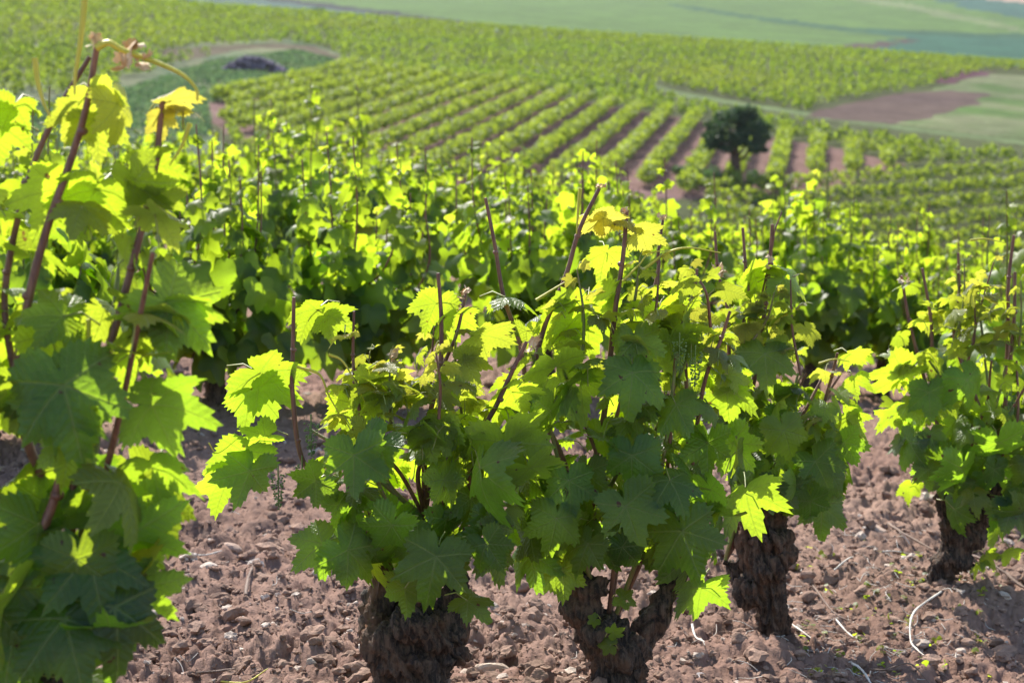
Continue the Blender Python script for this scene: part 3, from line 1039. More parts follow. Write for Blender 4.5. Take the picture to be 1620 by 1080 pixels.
# V1: thick-trunked vine in the centre
front_vine('thick dark-trunked vine in the centre foreground, lower left of the forked one', 4.25, (655, 1130),
           [([(660, 1180, 0), (655, 1070, 0), (655, 980, 0)], [128, 138, 100]), ([(640, 1080, 0), (600, 995, .02), (603, 915, .02), (596, 870, .03)], [95, 84, 50, 36]), ([(668, 1070, .0), (708, 995, 0), (722, 915, 0), (735, 850, 0)], [100, 90, 56, 34]), ([(655, 1010, 0), (660, 930, .03), (672, 820, .04)], [90, 60, 36])],
           [(665, 985, -.06, 42), (700, 1010, -.05, 38), (610, 1010, -.04, 38), (640, 1050, -.05, 36), (720, 1040, -.02, 26)],
           [(495, 640), (520, 575), (600, 585), (660, 605), (720, 600), (780, 585), (815, 660), (830, 760), (800, 890), (740, 925), (640, 920), (555, 890), (500, 820), (480, 730)],
           150,
           [([(465, 470, .0), (462, 560), (460, 625), (478, 730)], 11), ([(693, 432, 0), (698, 510), (690, 590), (672, 680)], 11), ([(738, 458, .03), (722, 530), (700, 590), (690, 640)], 9), ([(560, 492, 0), (557, 560), (566, 620), (582, 690)], 8), ([(833, 540, -.05), (812, 585), (782, 645), (752, 700)], 11)],
           [(412, 590, 135, 5, 'sun', .0, .2), (405, 620, 120, 20, 'sun', .02, .15), (385, 715, 120, -20, 'sun', 0, .15), (360, 760, 120, -15, 'sun', .02, .2), (395, 745, 140, 10, 'cam', -.04, .0), (420, 690, 80, -60, 'sun', .02, .2),
            (500, 490, 90, -20, 'sun', .05, .3), (520, 500, 80, 30, 'sun', .04, .35), (545, 530, 60, 0, 'up', -.02, .9), (600, 600, 100, 0, 'sun', 0, .5), (560, 640, 110, -10, 'sun', .05, .35),
            (690, 480, 90, -20, 'sun', .02, .4), (720, 500, 85, 20, 'sun', .02, .4), (760, 530, 100, 60, 'sun', 0, .6), (735, 570, 75, 100, 'sun', -.03, .6), (610, 580, 60, 90, 'up', -.05, .75),
            (560, 720, 150, 10, 'cam', -.2, .05), (600, 700, 130, -20, 'cam', -.18, .1), (550, 870, 150, 15, 'cam', -.2, .0), (510, 860, 130, -35, 'cam', -.18, .0),
            (690, 880, 170, 5, 'cam', -.26, .12), (800, 700, 170, -10, 'sun', -.1, .3), (840, 740, 120, 20, 'sun', -.1, .3), (760, 740, 140, 20, 'left', -.2, .0), (810, 620, 110, -30, 'sun', -.02, .35), (620, 830, 120, -30, 'cam', -.22, .05),
            (770, 860, 110, 10, 'cam', -.2, .05), (740, 950, 100, 10, 'cam', -.15, .1), (640, 930, 120, -10, 'cam', -.2, .05), (500, 760, 100, -20, 'cam', -.15, .1)],
           thick=.16, size=(.055, .10), tendrils=[([(470, 580), (505, 592), (520, 625), (540, 660)], 4), ([(520, 560), (545, 575), (580, 640)], 4), ([(330, 700), (345, 716), (380, 690)], 2)],
           dry=[(842, 545, 30), (625, 565, 26), (735, 462, 18)], buds=[(492, 670), (478, 735), (600, 690), (440, 750)], top_v=560, bot_v=950, seed=3)

# V2: forked trunk
front_vine('tall leafy vine with forked trunk at centre right foreground', 4.45, (975, 1130),
           [([(985, 1170, 0), (975, 1080, 0), (960, 1010, 0)], [104, 90, 84]), ([(965, 1030, 0), (925, 960, 0), (912, 900, .0), (925, 850, .02)], [85, 68, 56, 40]), ([(985, 1060, 0), (1020, 1000, 0), (1060, 935, 0), (1085, 880, 0)], [80, 54, 46, 40])],
           [(935, 930, -.03, 26), (955, 1000, -.05, 36), (985, 1030, -.05, 34), (920, 960, -.02, 30)],
           [(815, 560), (835, 490), (890, 465), (960, 470), (1040, 450), (1090, 480), (1140, 520), (1165, 620), (1180, 760), (1165, 850), (1110, 915), (1010, 890), (930, 880), (850, 880), (800, 800), (795, 680)],
           235,
           [([(768, 313, 0), (782, 390), (800, 470), (822, 545), (835, 650)], 10), ([(948, 298, -.02), (918, 365), (888, 440), (862, 520), (845, 620)], 11), ([(992, 332, 0), (982, 410), (973, 490), (965, 560), (960, 650)], 12), ([(1103, 425, .05), (1095, 470), (1085, 520)], 8), ([(1050, 340, .1), (1043, 395), (1035, 450)], 8), ([(1155, 492, -.04), (1140, 540), (1118, 585), (1100, 650)], 9)],
           [(800, 470, 90, 60, 'up', -.04, .2), (955, 345, 70, 100, 'sun', 0, .95), (940, 350, 60, 10, 'sun', 0, .9), (985, 350, 60, 60, 'up', 0, .8), (1015, 370, 70, 90, 'sun', 0, .75), (960, 400, 80, 0, 'sun', .05, .5),
            (930, 490, 150, 15, 'sun', -.02, .35), (890, 500, 110, -30, 'sun', 0, .35), (1040, 500, 130, 10, 'sun', 0, .35), (1060, 540, 120, 40, 'sun', -.02, .3), (880, 580, 130, 20, 'sun', -.1, .4), (920, 600, 110, -10, 'sun', -.1, .35), (1005, 540, 130, -10, 'cam', -.12, .2),
            (1000, 590, 150, 0, 'cam', -.18, .15), (1070, 640, 120, 20, 'cam', -.16, .1), (870, 650, 150, 0, 'cam', -.16, .15), (900, 760, 130, 0, 'cam', -.2, .05), (1000, 720, 130, -10, 'cam', -.2, .05), (990, 800, 150, 5, 'cam', -.26, .12), (1080, 840, 170, 15, 'cam', -.22, .0), (1120, 700, 120, 20, 'cam', -.1, .05),
            (880, 820, 130, -10, 'cam', -.24, .12), (930, 860, 110, -5, 'cam', -.2, .1), (1180, 780, 130, 25, 'sun', -.05, .2), (1160, 700, 120, 30, 'cam', 0, .1), (1110, 930, 110, 10, 'sun', -.02, .1), (890, 900, 110, 10, 'cam', -.1, .15), (1150, 620, 110, 30, 'sun', .05, .2), (840, 880, 120, 5, 'cam', -.1, .05), (1060, 760, 130, 25, 'cam', -.22, .05),
            (985, 945, 55, 70, 'cam', -.1, .15), (970, 1000, 42, 100, 'cam', -.12, .25), (940, 980, 32, -40, 'cam', -.1, .2), (965, 1020, 45, -60, 'cam', -.12, .2)],
           thick=.19, size=(.05, .10), tendrils=[([(848, 475), (880, 455), (905, 440)], 4), ([(1020, 425), (1055, 400), (1090, 392), (1140, 400)], 4), ([(985, 445), (1010, 420), (1030, 400), (1075, 395)], 3), ([(918, 298), (914, 340), (912, 370)], 5)],
           dry=[(950, 296, 14), (1048, 342, 14), (990, 332, 12)], buds=[(1075, 540), (1100, 560), (840, 630), (820, 650)], top_v=440, bot_v=940, greencanes=8, seed=5)

# V3: leaning trunk
front_vine('vine on a leaning gnarled trunk right of the forked one', 5.3, (1222, 1010),
           [([(1232, 1040, 0), (1222, 960, 0), (1205, 890, 0), (1215, 810, 0), (1225, 740, 0)], [52, 66, 92, 76, 40]), ([(1190, 930, 0), (1165, 910, .02), (1148, 885, .02)], [50, 38, 26]), ([(1215, 850, 0), (1180, 790, .02), (1160, 730, .02)], [60, 40, 28])],
           [(1225, 850, -.04, 30), (1190, 935, -.03, 30), (1240, 880, -.03, 26), (1215, 900, -.05, 26)],
           [(1105, 560), (1150, 490), (1180, 440), (1240, 450), (1245, 540), (1270, 585), (1310, 610), (1345, 650), (1350, 720), (1330, 790), (1270, 820), (1190, 800), (1130, 800), (1110, 700)],
           190,
           [([(1222, 355, 0), (1217, 420), (1207, 500), (1195, 580)], 10), ([(1175, 360, .0), (1180, 430), (1186, 500)], 8), ([(1131, 366, .05), (1138, 430), (1150, 490)], 8), ([(1325, 558, 0), (1312, 610), (1295, 665)], 8), ([(1237, 335, 0), (1228, 365), (1218, 400)], 4)],
           [(1195, 440, 110, -20, 'sun', 0, .4), (1240, 440, 110, 70, 'cam', -.05, .35), (1220, 430, 90, -60, 'sun', .02, .4), (1210, 560, 130, 0, 'cam', -.15, .2), (1180, 520, 60, 10, 'sun', -.1, .8), (1345, 560, 60, 40, 'sun', 0, .45), (1350, 600, 60, 20, 'sun', 0, .4), (1340, 660, 80, 30, 'sun', 0, .2), (1335, 700, 100, 10, 'cam', -.1, .05), (1300, 800, 110, 10, 'cam', -.12, .05), (1240, 680, 110, 0, 'cam', -.2, .3), (1290, 730, 110, 15, 'cam', -.15, .05), (1260, 760, 100, 0, 'cam', -.18, .1), (1305, 590, 60, 0, 'up', 0, .7)],
           thick=.19, size=(.05, .09), tendrils=[([(1120, 600), (1150, 570), (1195, 520)], 4), ([(1295, 575), (1320, 568), (1345, 572)], 3)],
           dry=[(1140, 425, 26), (1218, 410, 16)], buds=[(1260, 640)], top_v=470, bot_v=830, seed=8)

# V4: right vine
front_vine('vine on a short curved trunk near the right edge', 6.0, (1490, 960),
           [([(1476, 985, 0), (1482, 930, 0), (1508, 880, 0), (1540, 830, 0), (1558, 770, 0)], [54, 50, 56, 48, 30]), ([(1515, 870, 0), (1500, 820, .0), (1490, 780, 0)], [50, 36, 26]), ([(1530, 850, 0), (1560, 790, 0), (1575, 740, 0)], [50, 36, 24])],
           [(1515, 885, -.02, 24), (1540, 850, -.02, 20)],
           [(1400, 620), (1415, 540), (1440, 470), (1500, 450), (1560, 440), (1600, 470), (1640, 520), (1660, 700), (1650, 820), (1590, 850), (1530, 810), (1460, 770), (1420, 720)],
           215,
           [([(1426, 436, 0), (1440, 510), (1462, 590), (1482, 680)], 8), ([(1459, 424, 0), (1468, 500), (1478, 570), (1488, 640)], 8), ([(1516, 400, .05), (1517, 470), (1516, 540)], 8), ([(1604, 372, .05), (1600, 440), (1596, 520), (1590, 640)], 9), ([(1606, 430, 0), (1602, 520), (1592, 630)], 9)],
           [(1440, 450, 50, -70, 'up', 0, .4), (1430, 590, 110, -40, 'sun', -.1, .25), (1470, 620, 100, 10, 'cam', -.15, .1), (1530, 600, 110, 0, 'cam', -.18, .05), (1440, 700, 100, -20, 'cam', -.12, .1), (1520, 740, 120, 10, 'cam', -.2, .0), (1580, 700, 130, 0, 'cam', -.2, .05), (1600, 800, 110, 5, 'cam', -.15, .05), (1420, 650, 80, -50, 'sun', 0, .2), (1440, 770, 50, 0, 'sun', 0, .4), (1560, 880, 45, 30, 'sun', 0, .4), (1550, 890, 40, -40, 'sun', 0, .45), (1600, 870, 50, 0, 'sun', 0, .5), (1510, 805, 90, 10, 'cam', -.1, .0)],
           thick=.2, size=(.05, .09), tendrils=[([(1535, 380), (1560, 378), (1590, 384)], 3)], dry=[(1432, 445, 16)], buds=[(1600, 620)], top_v=450, bot_v=830, seed=9)


# ------------------------------------------------------------------ vines behind: a few kinds, copied
def vine_kind(seed, tmpl, nleaf, big, h=1.02, rad=.42, size=(.05, .09)):
    global R
    keep = R; R = np.random.default_rng(seed)
    root = empty('grapevine', (0, 0, 0), 'x', 'grapevine')
    mbt = None
    lean = R.normal(size=2) * .05
    arms = []
    hd = np.array([lean[0], lean[1], .3])
    tubes = [(np.array([[0, 0, -.12], [lean[0] * .2, 0, .1], hd]), [.075, .055, .05])]
    for q in range(4):
        a = q * 1.57 + R.normal() * .4
        e = hd + np.array([math.cos(a) * .14, math.sin(a) * .14, .12 + R.random() * .06]); arms.append(e)
        tubes.append((np.array([hd - [0, 0, .04], (hd + e) / 2 - [0, 0, .015], e]), [.04, .03, .02]))
    link_mesh('trunk', organic(tubes, .012 if big else .018, seed, .008), root)
    mb = MB(); ml = MB(); P = []; Y = []; S = []; O = []; H = []
    ns = 13
    for q in range(ns):
        a = q / ns * 6.28 + R.normal() * .25; e = arms[int(a / 1.571) % 4]
        rr = rad * R.uniform(.25, .95); ht = h * R.uniform(.72, 1.12)
        tip = np.array([math.cos(a) * rr, math.sin(a) * rr, ht])
        mid = np.array([math.cos(a) * rr * .9, math.sin(a) * rr * .9, ht * .6])
        sh = spline([e, mid, tip], 18)
        tube(mb, sh[[0, 6, 12, 17]], [.005, .0045, .003], 5, 14)
        nl = nleaf // ns
        t = R.random(nl) ** .85
        pts = np.array([sh[min(17, int(k * 17))] for k in t])
        off = norm(R.normal(size=(nl, 3)) * [1, 1, .5]) * (R.uniform(.02, .15, nl) * (1.1 - .75 * t))[:, None]
        pts = pts + off
        low = t < .35
        pts[low, 2] -= R.random(low.sum()) * .22
        o = norm(off + np.array([math.cos(a), math.sin(a), 0]) * .08)
        P.append(pts); O.append(o); H.append(t)
    P = np.vstack(P); O = np.vstack(O); H = np.concatenate(H); n = len(P)
    # skirt of hanging leaves
    ks = nleaf // 6
    a = R.random(ks) * 6.28; rr = rad * R.uniform(.5, 1.1, ks)
    P = np.vstack([P, np.stack([np.cos(a) * rr, np.sin(a) * rr, R.uniform(.26, .62, ks)], 1)])
    O = np.vstack([O, np.stack([np.cos(a), np.sin(a), 0 * a], 1)]); H = np.concatenate([H, np.zeros(ks)]); n += ks
    O[:, 2] *= .4
    N = O * (1 - .4 * H[:, None]) + np.array([0, 0, 1.]) * (.35 + .45 * H[:, None]) + R.normal(size=(n, 3)) * .45
    T = np.array([0, 0, -1.]) + O * .4 + R.normal(size=(n, 3)) * .45
    S = (size[1] - (size[1] - size[0]) * H) * R.uniform(.65, 1.1, n); S[H > .85] *= .65
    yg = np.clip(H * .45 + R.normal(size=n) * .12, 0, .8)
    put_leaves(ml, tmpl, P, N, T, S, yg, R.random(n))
    mb.build('shoot', GREENCANE if seed % 2 else CANE, root)
    ml.build('foliage', LEAFM, root)
    R = keep
    return root


def copy_thing(root, loc, rz, sc, label, group):
    r = root.copy(); COL.objects.link(r)
    r.location = loc; r.rotation_euler = (0, 0, rz); r.scale = sc
    r['label'] = label
    if group: r['group'] = group
    for ch in list(root.children):
        c = ch.copy(); COL.objects.link(c); c.parent = r
    return r


kindsA = [vine_kind(100 + q, L_MD, 275, True, h=1.08, rad=.43, size=(.055, .115)) for q in range(4)]
kindsB = [vine_kind(200 + q, L_LO2, 275, False, h=1.1, rad=.46, size=(.065, .125)) for q in range(5)]
used = set()


def place_vine(kind, x, y, rz, sc, label, group):
    z = float(terrain(x, y)) - .02
    key = id(kind)
    if key not in used:
        used.add(key)
        kind.location = (x, y, z); kind.rotation_euler = (0, 0, rz); kind.scale = sc
        kind['label'] = label; kind['group'] = group
        return kind
    return copy_thing(kind, (x, y, z), rz, sc, label, group)


hand = [(340, 8.5, 1.0, 'vine with dark flared trunk behind the single hanging leaf, left of centre'),
        (-30, 7.6, 1.05, 'vine showing between the stems at the left edge'),
        (600, 8.9, 1.02, 'rounded vine behind the thin bare cane, upper left of centre'),
        (130, 10.8, 1.0, 'vine rising behind the near vine with three bare canes'),
        (860, 9.4, 1.0, 'bush vine behind the tallest bare canes at the centre'),
        (480, 13.0, 1.15, 'taller dark vine standing behind the rounded vine left of centre'),
        (1085, 9.9, 1.0, 'bush vine just behind the leaning-trunk vine'),
        (1290, 11.6, 1.05, 'shady vine at the head of the bare soil lane, left half'),
        (1400, 12.2, 1.0, 'shady vine at the head of the bare soil lane, right half'),
        (1655, 7.6, 1.0, 'vine cut off by the right edge behind the curved trunk'),
        (1530, 11.5, .95, 'low vine directly behind the right vine with the curved trunk')]
taken = []
for q, (u, Y, s, lab) in enumerate(hand):
    s *= 1.08
    x = (u - 810) / F * Y
    taken.append((x, Y))
    place_vine(kindsA[q % 4], x, Y, q * 1.3, (s, s, s * (1.0 if u > 500 else 1.04)), lab, 'bush vines behind the front row')
rng = np.random.default_rng(5)
rowd = 14.0; ri = 0
while rowd < 23.5:
    sp = 1.42
    n = int(.36 * rowd / sp) + 1
    for c in range(-n, n + 1):
        x = (c + (.5 if ri % 2 else 0)) * sp + rng.normal() * .08; y = rowd + rng.normal() * .1
        if any(abs(x - a) < .8 and abs(y - b) < 1.0 for a, b in taken): continue
        side = 'left' if x / y < -.09 else ('right' if x / y > .09 else 'middle')
        dep = 'nearer' if y < 17 else ('middle' if y < 20.5 else 'farthest')
        lab = {'nearer': 'leafy bush vine among the nearer blurred vines behind, on the %s', 'middle': 'blurred bush vine halfway back in the leafy mass, on the %s', 'farthest': 'small blurred bush vine on the back edge of the plot, on the %s'}[dep] % side
        s = rng.uniform(.88, 1.12)
        if side == 'left' and dep == 'nearer': s *= .97
        kd = kindsA[rng.integers(4)] if y < 15 else kindsB[rng.integers(5)]
        place_vine(kd, x, y, rng.uniform(0, 6.28), (s, s, s * rng.uniform(.92, 1.1)), lab, 'blurred bush vines on the %s, %s' % (side, dep))
    rowd += 1.55; ri += 1


# ------------------------------------------------------------------ vine rows on the facing slope
def leafy(mb, P, size, rg, up=.9, yg=(.2, .6)):
    n = len(P)
    N = rg.normal(size=(n, 3)) + np.array([0, 0, up]); T = rg.normal(size=(n, 3)) + [0, 0, -.6]
    put_leaves(mb, QUAD, P, N, T, size * rg.uniform(.6, 1.2, n), rg.uniform(*yg, n), rg.random(n))


def vine_row(x0, y0, x1, y1, label, group, per=46, w=.62, h=1.15, spacing=1.3, gaps=.02, origin_seed=0, leaf=.2):
    rg = np.random.default_rng(origin_seed)
    L = math.hypot(x1 - x0, y1 - y0)
    if L < 2: return
    n = int(L / spacing)
    Pts = []
    for q in range(n):
        if rg.random() < gaps: continue
        t = (q + .5) / n
        x = x0 + (x1 - x0) * t + rg.normal() * .06; y = y0 + (y1 - y0) * t + rg.normal() * .06
        hh = h * rg.uniform(.85, 1.12)
        k = int(per * rg.uniform(.8, 1.2))
        d = norm(rg.normal(size=(k, 3))) * rg.uniform(.55, 1.0, (k, 1)) * np.array([w, w, .42])
        d[:, 2] = d[:, 2] * hh + hh * .62
        Pts.append(np.array([x, y, float(terrain(x, y))]) + d)
    org = np.array([x0, y0, float(terrain(x0, y0))])
    mb = MB()
    leafy(mb, np.vstack(Pts) - org, leaf, rg)
    o = mb.build('vine_row', LEAFF)
    o.location = org
    tag(o, label, 'vine row', group)


# rows run uphill towards (0.156, 1); spacing ~2.6 m
rows = []
dirx, diry = .156, 1.0
tx, ty = ground_at(1165, 290, 100, 300)      # the tree
for k in range(-22, 14):
    X132 = tx + .4 + k * 2.62
    ts = np.linspace(-30, 110, 561)
    xs = X132 + dirx * ts; ys = 132 + ts
    m = inside(xs, ys, DIAGW)
    if m.sum() > 16:
        a, b = ts[m][0], ts[m][-1]
        if b - a > 5.5: rows.append((k, X132 + dirx * a, 132 + a, X132 + dirx * b, 132 + b))
words = ['first', 'second', 'third', 'fourth', 'fifth', 'sixth', 'seventh', 'eighth', 'ninth', 'tenth', 'eleventh', 'twelfth', 'thirteenth', 'fourteenth', 'fifteenth', 'sixteenth', 'seventeenth', 'eighteenth', 'nineteenth', 'twentieth', 'twenty-first', 'twenty-second', 'twenty-third', 'twenty-fourth']
for (k, a, b, c, d) in rows:
    if k == 0: lab = 'diagonal vine row ending right behind the dark tree'
    elif k < 0: lab = '%s diagonal vine row to the left of the dark tree' % words[-k - 1]
    else: lab = '%s vine row on brown soil to the right of the dark tree' % words[k - 1]
    st = random.Random(k).uniform(0, 5)
    f = st / max(1, math.hypot(c - a, d - b))
    vine_row(a + (c - a) * f, b + (d - b) * f, c, d, lab, 'vine rows on brown soil on the facing slope', origin_seed=300 + k, gaps=0, per=125, w=.64, h=1.25, spacing=1.1, leaf=.17)

# cross rows of the plot on the right, below the brown field
PLOT = [(1130, 330), (1300, 292), (1420, 268), (1620, 264), (2000, 268), (2000, 420), (1620, 400), (1150, 400)]
PLOTW = polyW(PLOT, 90, 300)
ymin = min(p[1] for p in PLOTW); ymax = max(p[1] for p in PLOTW)
plotrows = []
for q in range(11):
    off = -1.5 - q * 3.5
    xa, xb = 11 + q * .4, 52
    plotrows.append((xa, YC(xa) + off, xb, YC(xb) + off))
plotrows = plotrows[::-1]
nP = len(plotrows)
for i, (a, b, c, d) in enumerate(plotrows):
    j = nP - 1 - i
    lab = 'level vine row, %s down from the brown field edge at the right' % words[j] if j else 'level vine row touching the brown field edge at the right'
    vine_row(a, b, c, d, lab, 'level vine rows on the right below the brown field', origin_seed=500 + i, spacing=1.25, per=60, gaps=0, w=.5, h=1.2)


# ------------------------------------------------------------------ dense vineyard on the hill (beyond counting)
def hill_vines():
    mb = MB(); rg = np.random.default_rng(77)
    a0 = math.radians(20)
    GX, GY = [], []
    # parcels with different row headings
    for (ang, sp, st, cond) in ((52, 2.9, 1.35, 0), (-42, 3.3, 1.4, 1), (68, 3.2, 1.4, 2)):
        a = math.radians(ang)
        i, j = np.meshgrid(np.arange(-160, 160), np.arange(-260, 260))
        x = i * sp * math.cos(a) + j * st * math.sin(a); y = 210 - i * sp * math.sin(a) + j * st * math.cos(a)
        x = (x + rg.normal(size=x.shape) * .16).ravel(); y = (y + rg.normal(size=y.shape) * .16).ravel()
        u = 810 + F * x / np.maximum(y, 1)
        k = (y > 112) & (y < 318) & (u > -330) & (u < 1960)
        x, y, u = x[k], y[k], u[k]
        edge = 214 + .12 * x + 10 * np.sin(x / 30)      # border between parcels
        left = u < 330 + (y - 150) * 1.5
        c = {0: (~left) & (y < edge), 1: (~left) & (y >= edge), 2: left}[cond]
        GX.append(x[c]); GY.append(y[c])
    X = np.concatenate(GX); Y = np.concatenate(GY)
    ok = ~inside(X, Y, DIAGW) & ~inside(X, Y, PLOTW) & ~inside(X, Y, GREENW) & ~inside(X, Y, ROADW)
    g = polyW([(180, 160), (190, 130), (330, 92), (380, 78), (470, 76), (520, 88), (545, 108), (330, 162), (335, 190), (400, 330), (180, 330)], 100, 300)
    g2 = polyW([(250, 84), (300, 76), (430, 70), (500, 74), (540, 90), (530, 100), (470, 78), (400, 76), (320, 92), (260, 100)], 100, 300)
    g3 = polyW([(-300, 190), (0, 158), (120, 150), (200, 165), (200, 300), (-300, 320)], 100, 300)
    strip = polyW([(1040, 135), (1200, 166), (1300, 182), (1430, 200), (1620, 222), (2000, 270), (2000, 300), (1620, 254), (1430, 230), (1300, 210), (1200, 190), (1040, 158)], 100, 300)
    ok &= ~inside(X, Y, strip)
    ok &= ~inside(X, Y, polyW([(1262, 186), (1330, 160), (1450, 144), (1560, 112), (1620, 114), (2100, 140), (2100, 300), (1430, 228)], 100, 330))
    ok &= ~inside(X, Y, g) & ~inside(X, Y, g2) & ~inside(X, Y, g3)
    z = terrain(X, Y)
    uu, vv = proj(X, Y, z)
    ok &= ~((X > 9) & (Y < YC(X) + 1.0)) & (Y > 118)
    ok &= ~((uu > 420) & (uu < 1180) & (vv > 200))
    ok &= rg.random(len(X)) > .04
    X, Y, z = X[ok], Y[ok], z[ok]
    print('hill vines', len(X))
    per = np.where(Y < 200, 52, 36)
    idx = np.repeat(np.arange(len(X)), per)
    n = len(idx)
    d = norm(rg.normal(size=(n, 3))) * rg.uniform(.5, 1., (n, 1)) * np.array([.5, .5, .55])
    sc = rg.uniform(.8, 1.15, len(X))[idx][:, None]
    P = np.stack([X[idx], Y[idx], z[idx] + .68], 1) + d * sc
    band = fbm(X[idx] / 25, Y[idx] / 25, 66, 3) + .25 * np.sin(Y[idx] / 11)
    put_leaves(mb, QUAD, P, rg.normal(size=P.shape) + [0, 0, .7], rg.normal(size=P.shape) + [0, 0, -.6], .2 * rg.uniform(.6, 1.2, n), np.clip(.3 + .35 * band + rg.uniform(-.2, .2, n), 0, .8), rg.random(n))
    tag(mb.build('hillside_vines', LEAFH), 'countless vines covering the facing hillside in green', 'vines', kind='stuff')


hill_vines()


# ------------------------------------------------------------------ tree, bushes, grass, heap
def foliage_blob(mb, c, r, n, size, rg, yg=(0, .5)):
    P = np.asarray(c) + norm(rg.normal(size=(n, 3))) * rg.uniform(.45, 1.08, (n, 1)) * np.asarray(r)
    leafy(mb, P, size, rg, .4, yg)


def tree():
    rg = np.random.default_rng(4)
    X, Y = ground_at(1163, 292, 100, 300)
    z = float(terrain(X, Y))
    sc = Y / F         # metres per photo pixel here
    root = empty('round_tree', (X, Y, z), 'dark round-crowned tree standing alone at the lower edge of the brown field', 'tree')
    mb = MB()
    tube(mb, np.array([[0, 0, -.3], [.05, 0, 1.0], [-.05, .1, 2.1], [0, 0, 3.2]]), [.5, .36, .3, .2], 10, 24, bumpy=.2)
    for q in range(8):
        a = q * .785 + rg.normal() * .2; L = rg.uniform(1.2, 2.0)
        tube(mb, np.array([[0, 0, 1.5 + .15 * q], [math.cos(a) * L * .5, math.sin(a) * L * .5, 2.2 + .12 * q], [math.cos(a) * L, math.sin(a) * L, 2.6 + rg.random() * 1.4]]), [.15, .1, .04], 6, 12)
    mb.build('trunk', BARK, root)
    root.scale = (.93, .93, .93)
    m = MB()
    for q in range(64):
        a = rg.random() * 6.28; t = rg.random() ** .7; el = rg.uniform(-.25, 1)
        r = 1.9 * math.sqrt(max(.08, 1 - max(0, el) ** 2)) * (.45 + .55 * t)
        c = np.array([math.cos(a) * r * 1.28 + .2, math.sin(a) * r * 1.15, 2.85 + el * (2.0 + .45 * rg.random())])
        foliage_blob(m, c, np.array([.6, .6, .36]) * rg.uniform(.6, 1.2), 170, .14, rg, (0, .9))
    m.build('crown', LEAFT, root)

    def bush(u, v, w, h, lab, mat, n=900, name='bush'):
        x, y = ground_at(u, v, 90, 300)
        zz = float(terrain(x, y)); mb = MB()
        W = w / F * y / 2; H = h / F * y
        for q in range(9):
            c = [rg.uniform(-.7, .7) * W, rg.uniform(-.5, .5) * W, H * rg.uniform(.2, .6)]
            foliage_blob(mb, c, [W * .45, W * .45, H * .42], n // 9, .12, rg, (0, .8))
        for q in range(3):
            a = q * 2.1
            tube(mb, np.array([[0, 0, -.1], [math.cos(a) * W * .3, math.sin(a) * W * .3, H * .5]]), [.04, .02], 5, 4)
        o = mb.build(name, mat); o.location = (x, y, zz)
        tag(o, lab, 'bush', 'bushes round the dark tree')
    bush(1110, 292, 70, 34, 'grey-green bush at the left foot of the dark tree', BUSH, 1100)
    bush(1148, 300, 40, 20, 'dark low bush directly below the dark tree trunk', LEAFT, 700)
    bush(1205, 290, 46, 22, 'pale grey-green bush at the right foot of the dark tree', BUSH, 700)
    bush(1222, 293, 26, 12, 'small dark tuft on the track right of the dark tree', LEAFT, 300)
    bush(1080, 276, 30, 14, 'small dark green bush left of the grey-green one under the tree', BUSH, 300)


tree()


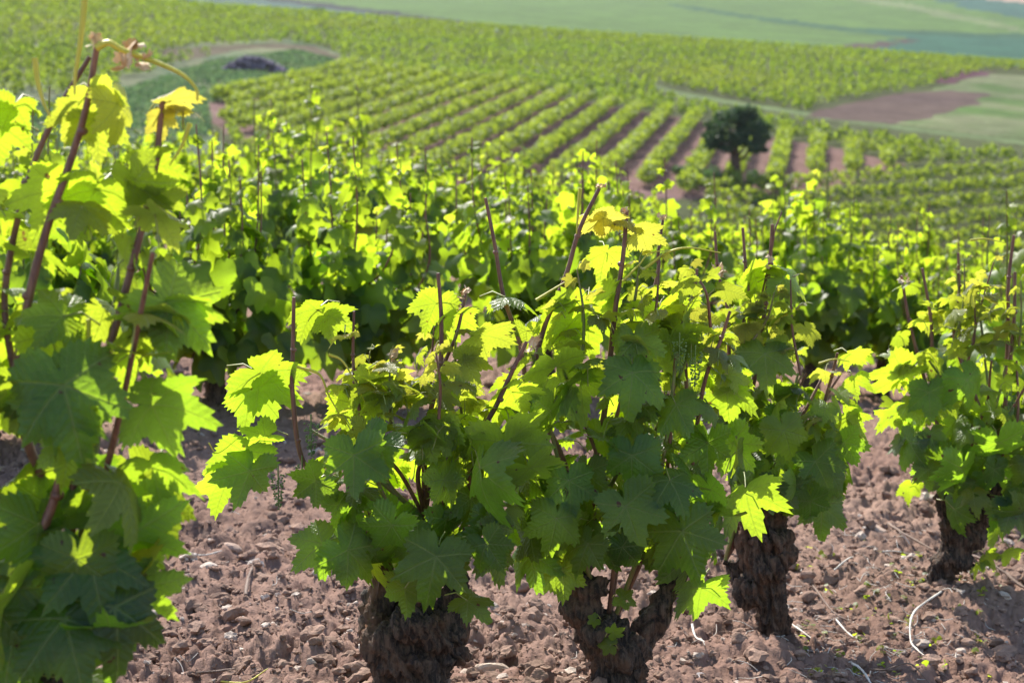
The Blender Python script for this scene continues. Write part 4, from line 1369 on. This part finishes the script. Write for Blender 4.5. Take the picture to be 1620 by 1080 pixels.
def heap():
    rg = np.random.default_rng(8)
    X, Y = ground_at(400, 116, 100, 300)
    z = float(terrain(X, Y)); mb = MB()
    W = 105 / F * Y
    for q in range(420):
        V, Fc = ico(1, q % 9, .2, True)
        t = rg.uniform(-1, 1); r = rg.uniform(0, 1)
        hgt = (1.5 * (1 - abs(t) ** 2.2)) * r ** .6
        x = t * W / 2; y = rg.normal() * .6 * (1 - hgt / 2.4)
        mb.add(V * rg.uniform(.18, .36) + [x, y, hgt], Fc, 0, np.append(np.array([.20, .165, .2]) * rg.uniform(.6, 1.5), 1))
    o = mb.build('stone_heap', CLOD, smooth_=False); o.location = (X, Y, z)
    tag(o, 'long purple-grey heap of stones on the grassy knoll', 'stone heap')
    # grass of the knoll and of the verge by the near plot
    mb = MB(); P = []
    reg = polyW([(10, 235), (30, 170), (180, 150), (330, 100), (470, 84), (530, 96), (520, 112), (330, 165), (335, 215), (200, 260)], 100, 300)
    xs = np.array([p[0] for p in reg]); ys = np.array([p[1] for p in reg])
    n = 26000
    x = rg.uniform(xs.min(), xs.max(), n); y = rg.uniform(ys.min(), ys.max(), n)
    k = inside(x, y, reg) & (vnoise(x / 2.5, y / 2.5, 91) + .4 * rg.random(n) > .5)
    x, y = x[k], y[k]
    P = np.stack([x, y, terrain(x, y) + .12 + .25 * vnoise(x / 3, y / 3, 92)], 1)
    N = rg.normal(size=P.shape) * [1, 1, .3]; T = np.array([0, 0, 1.]) + rg.normal(size=P.shape) * .4
    put_leaves(mb, QUAD, P, N, T, rg.uniform(.12, .3, len(P)), rg.uniform(0, .7, len(P)), rg.random(len(P)))
    tag(mb.build('knoll_grass', GRASSM), 'rough blue-green grass growing over the knoll', 'grass', kind='stuff')
    # far dark bushes on the distant strip
    for q, (u, v, w, lab) in enumerate([(292, 5, 9, 'tiny dark bush far off at the top left, left one of a pair'), (306, 7, 9, 'tiny dark bush far off at the top left, right one of a pair'), (505, 24, 20, 'low dark hedge patch on the distant blue-green strip')]):
        x, y = ground_at(u, v, 440, 2200)
        W = w / F * y / 2; mb = MB()
        foliage_blob(mb, [0, 0, W * .6], [W, W * .7, W * .6], 260, W * .25, rg, (0, .4))
        o = mb.build('bush', BUSH); o.location = (x, y, float(terrain(x, y))); tag(o, lab, 'bush', 'far dark bushes')


heap()


# ------------------------------------------------------------------ haze
def haze():
    import bmesh
    bm = bmesh.new(); bmesh.ops.create_cube(bm, size=1)
    me = bpy.data.meshes.new('haze'); bm.to_mesh(me); bm.free()
    o = bpy.data.objects.new('haze', me); COL.objects.link(o)
    o.location = (0, 1140, 170); o.scale = (4200, 2420, 440)
    m = bpy.data.materials.new('haze'); m.use_nodes = True
    nt = m.node_tree; nt.nodes.remove(nt.nodes['Principled BSDF'])
    v = nt.nodes.new('ShaderNodeVolumePrincipled')
    v.inputs['Color'].default_value = (.82, .9, 1, 1)
    v.inputs['Density'].default_value = HAZE
    v.inputs['Anisotropy'].default_value = .3
    nt.links.new(v.outputs[0], nt.nodes['Material Output'].inputs['Volume'])
    me.materials.append(m)
    tag(o, 'thin pale summer haze over the distant fields', 'haze', kind='stuff')


HAZE = .00006
haze()
print('polys', sum(len(m.polygons) for m in bpy.data.meshes))
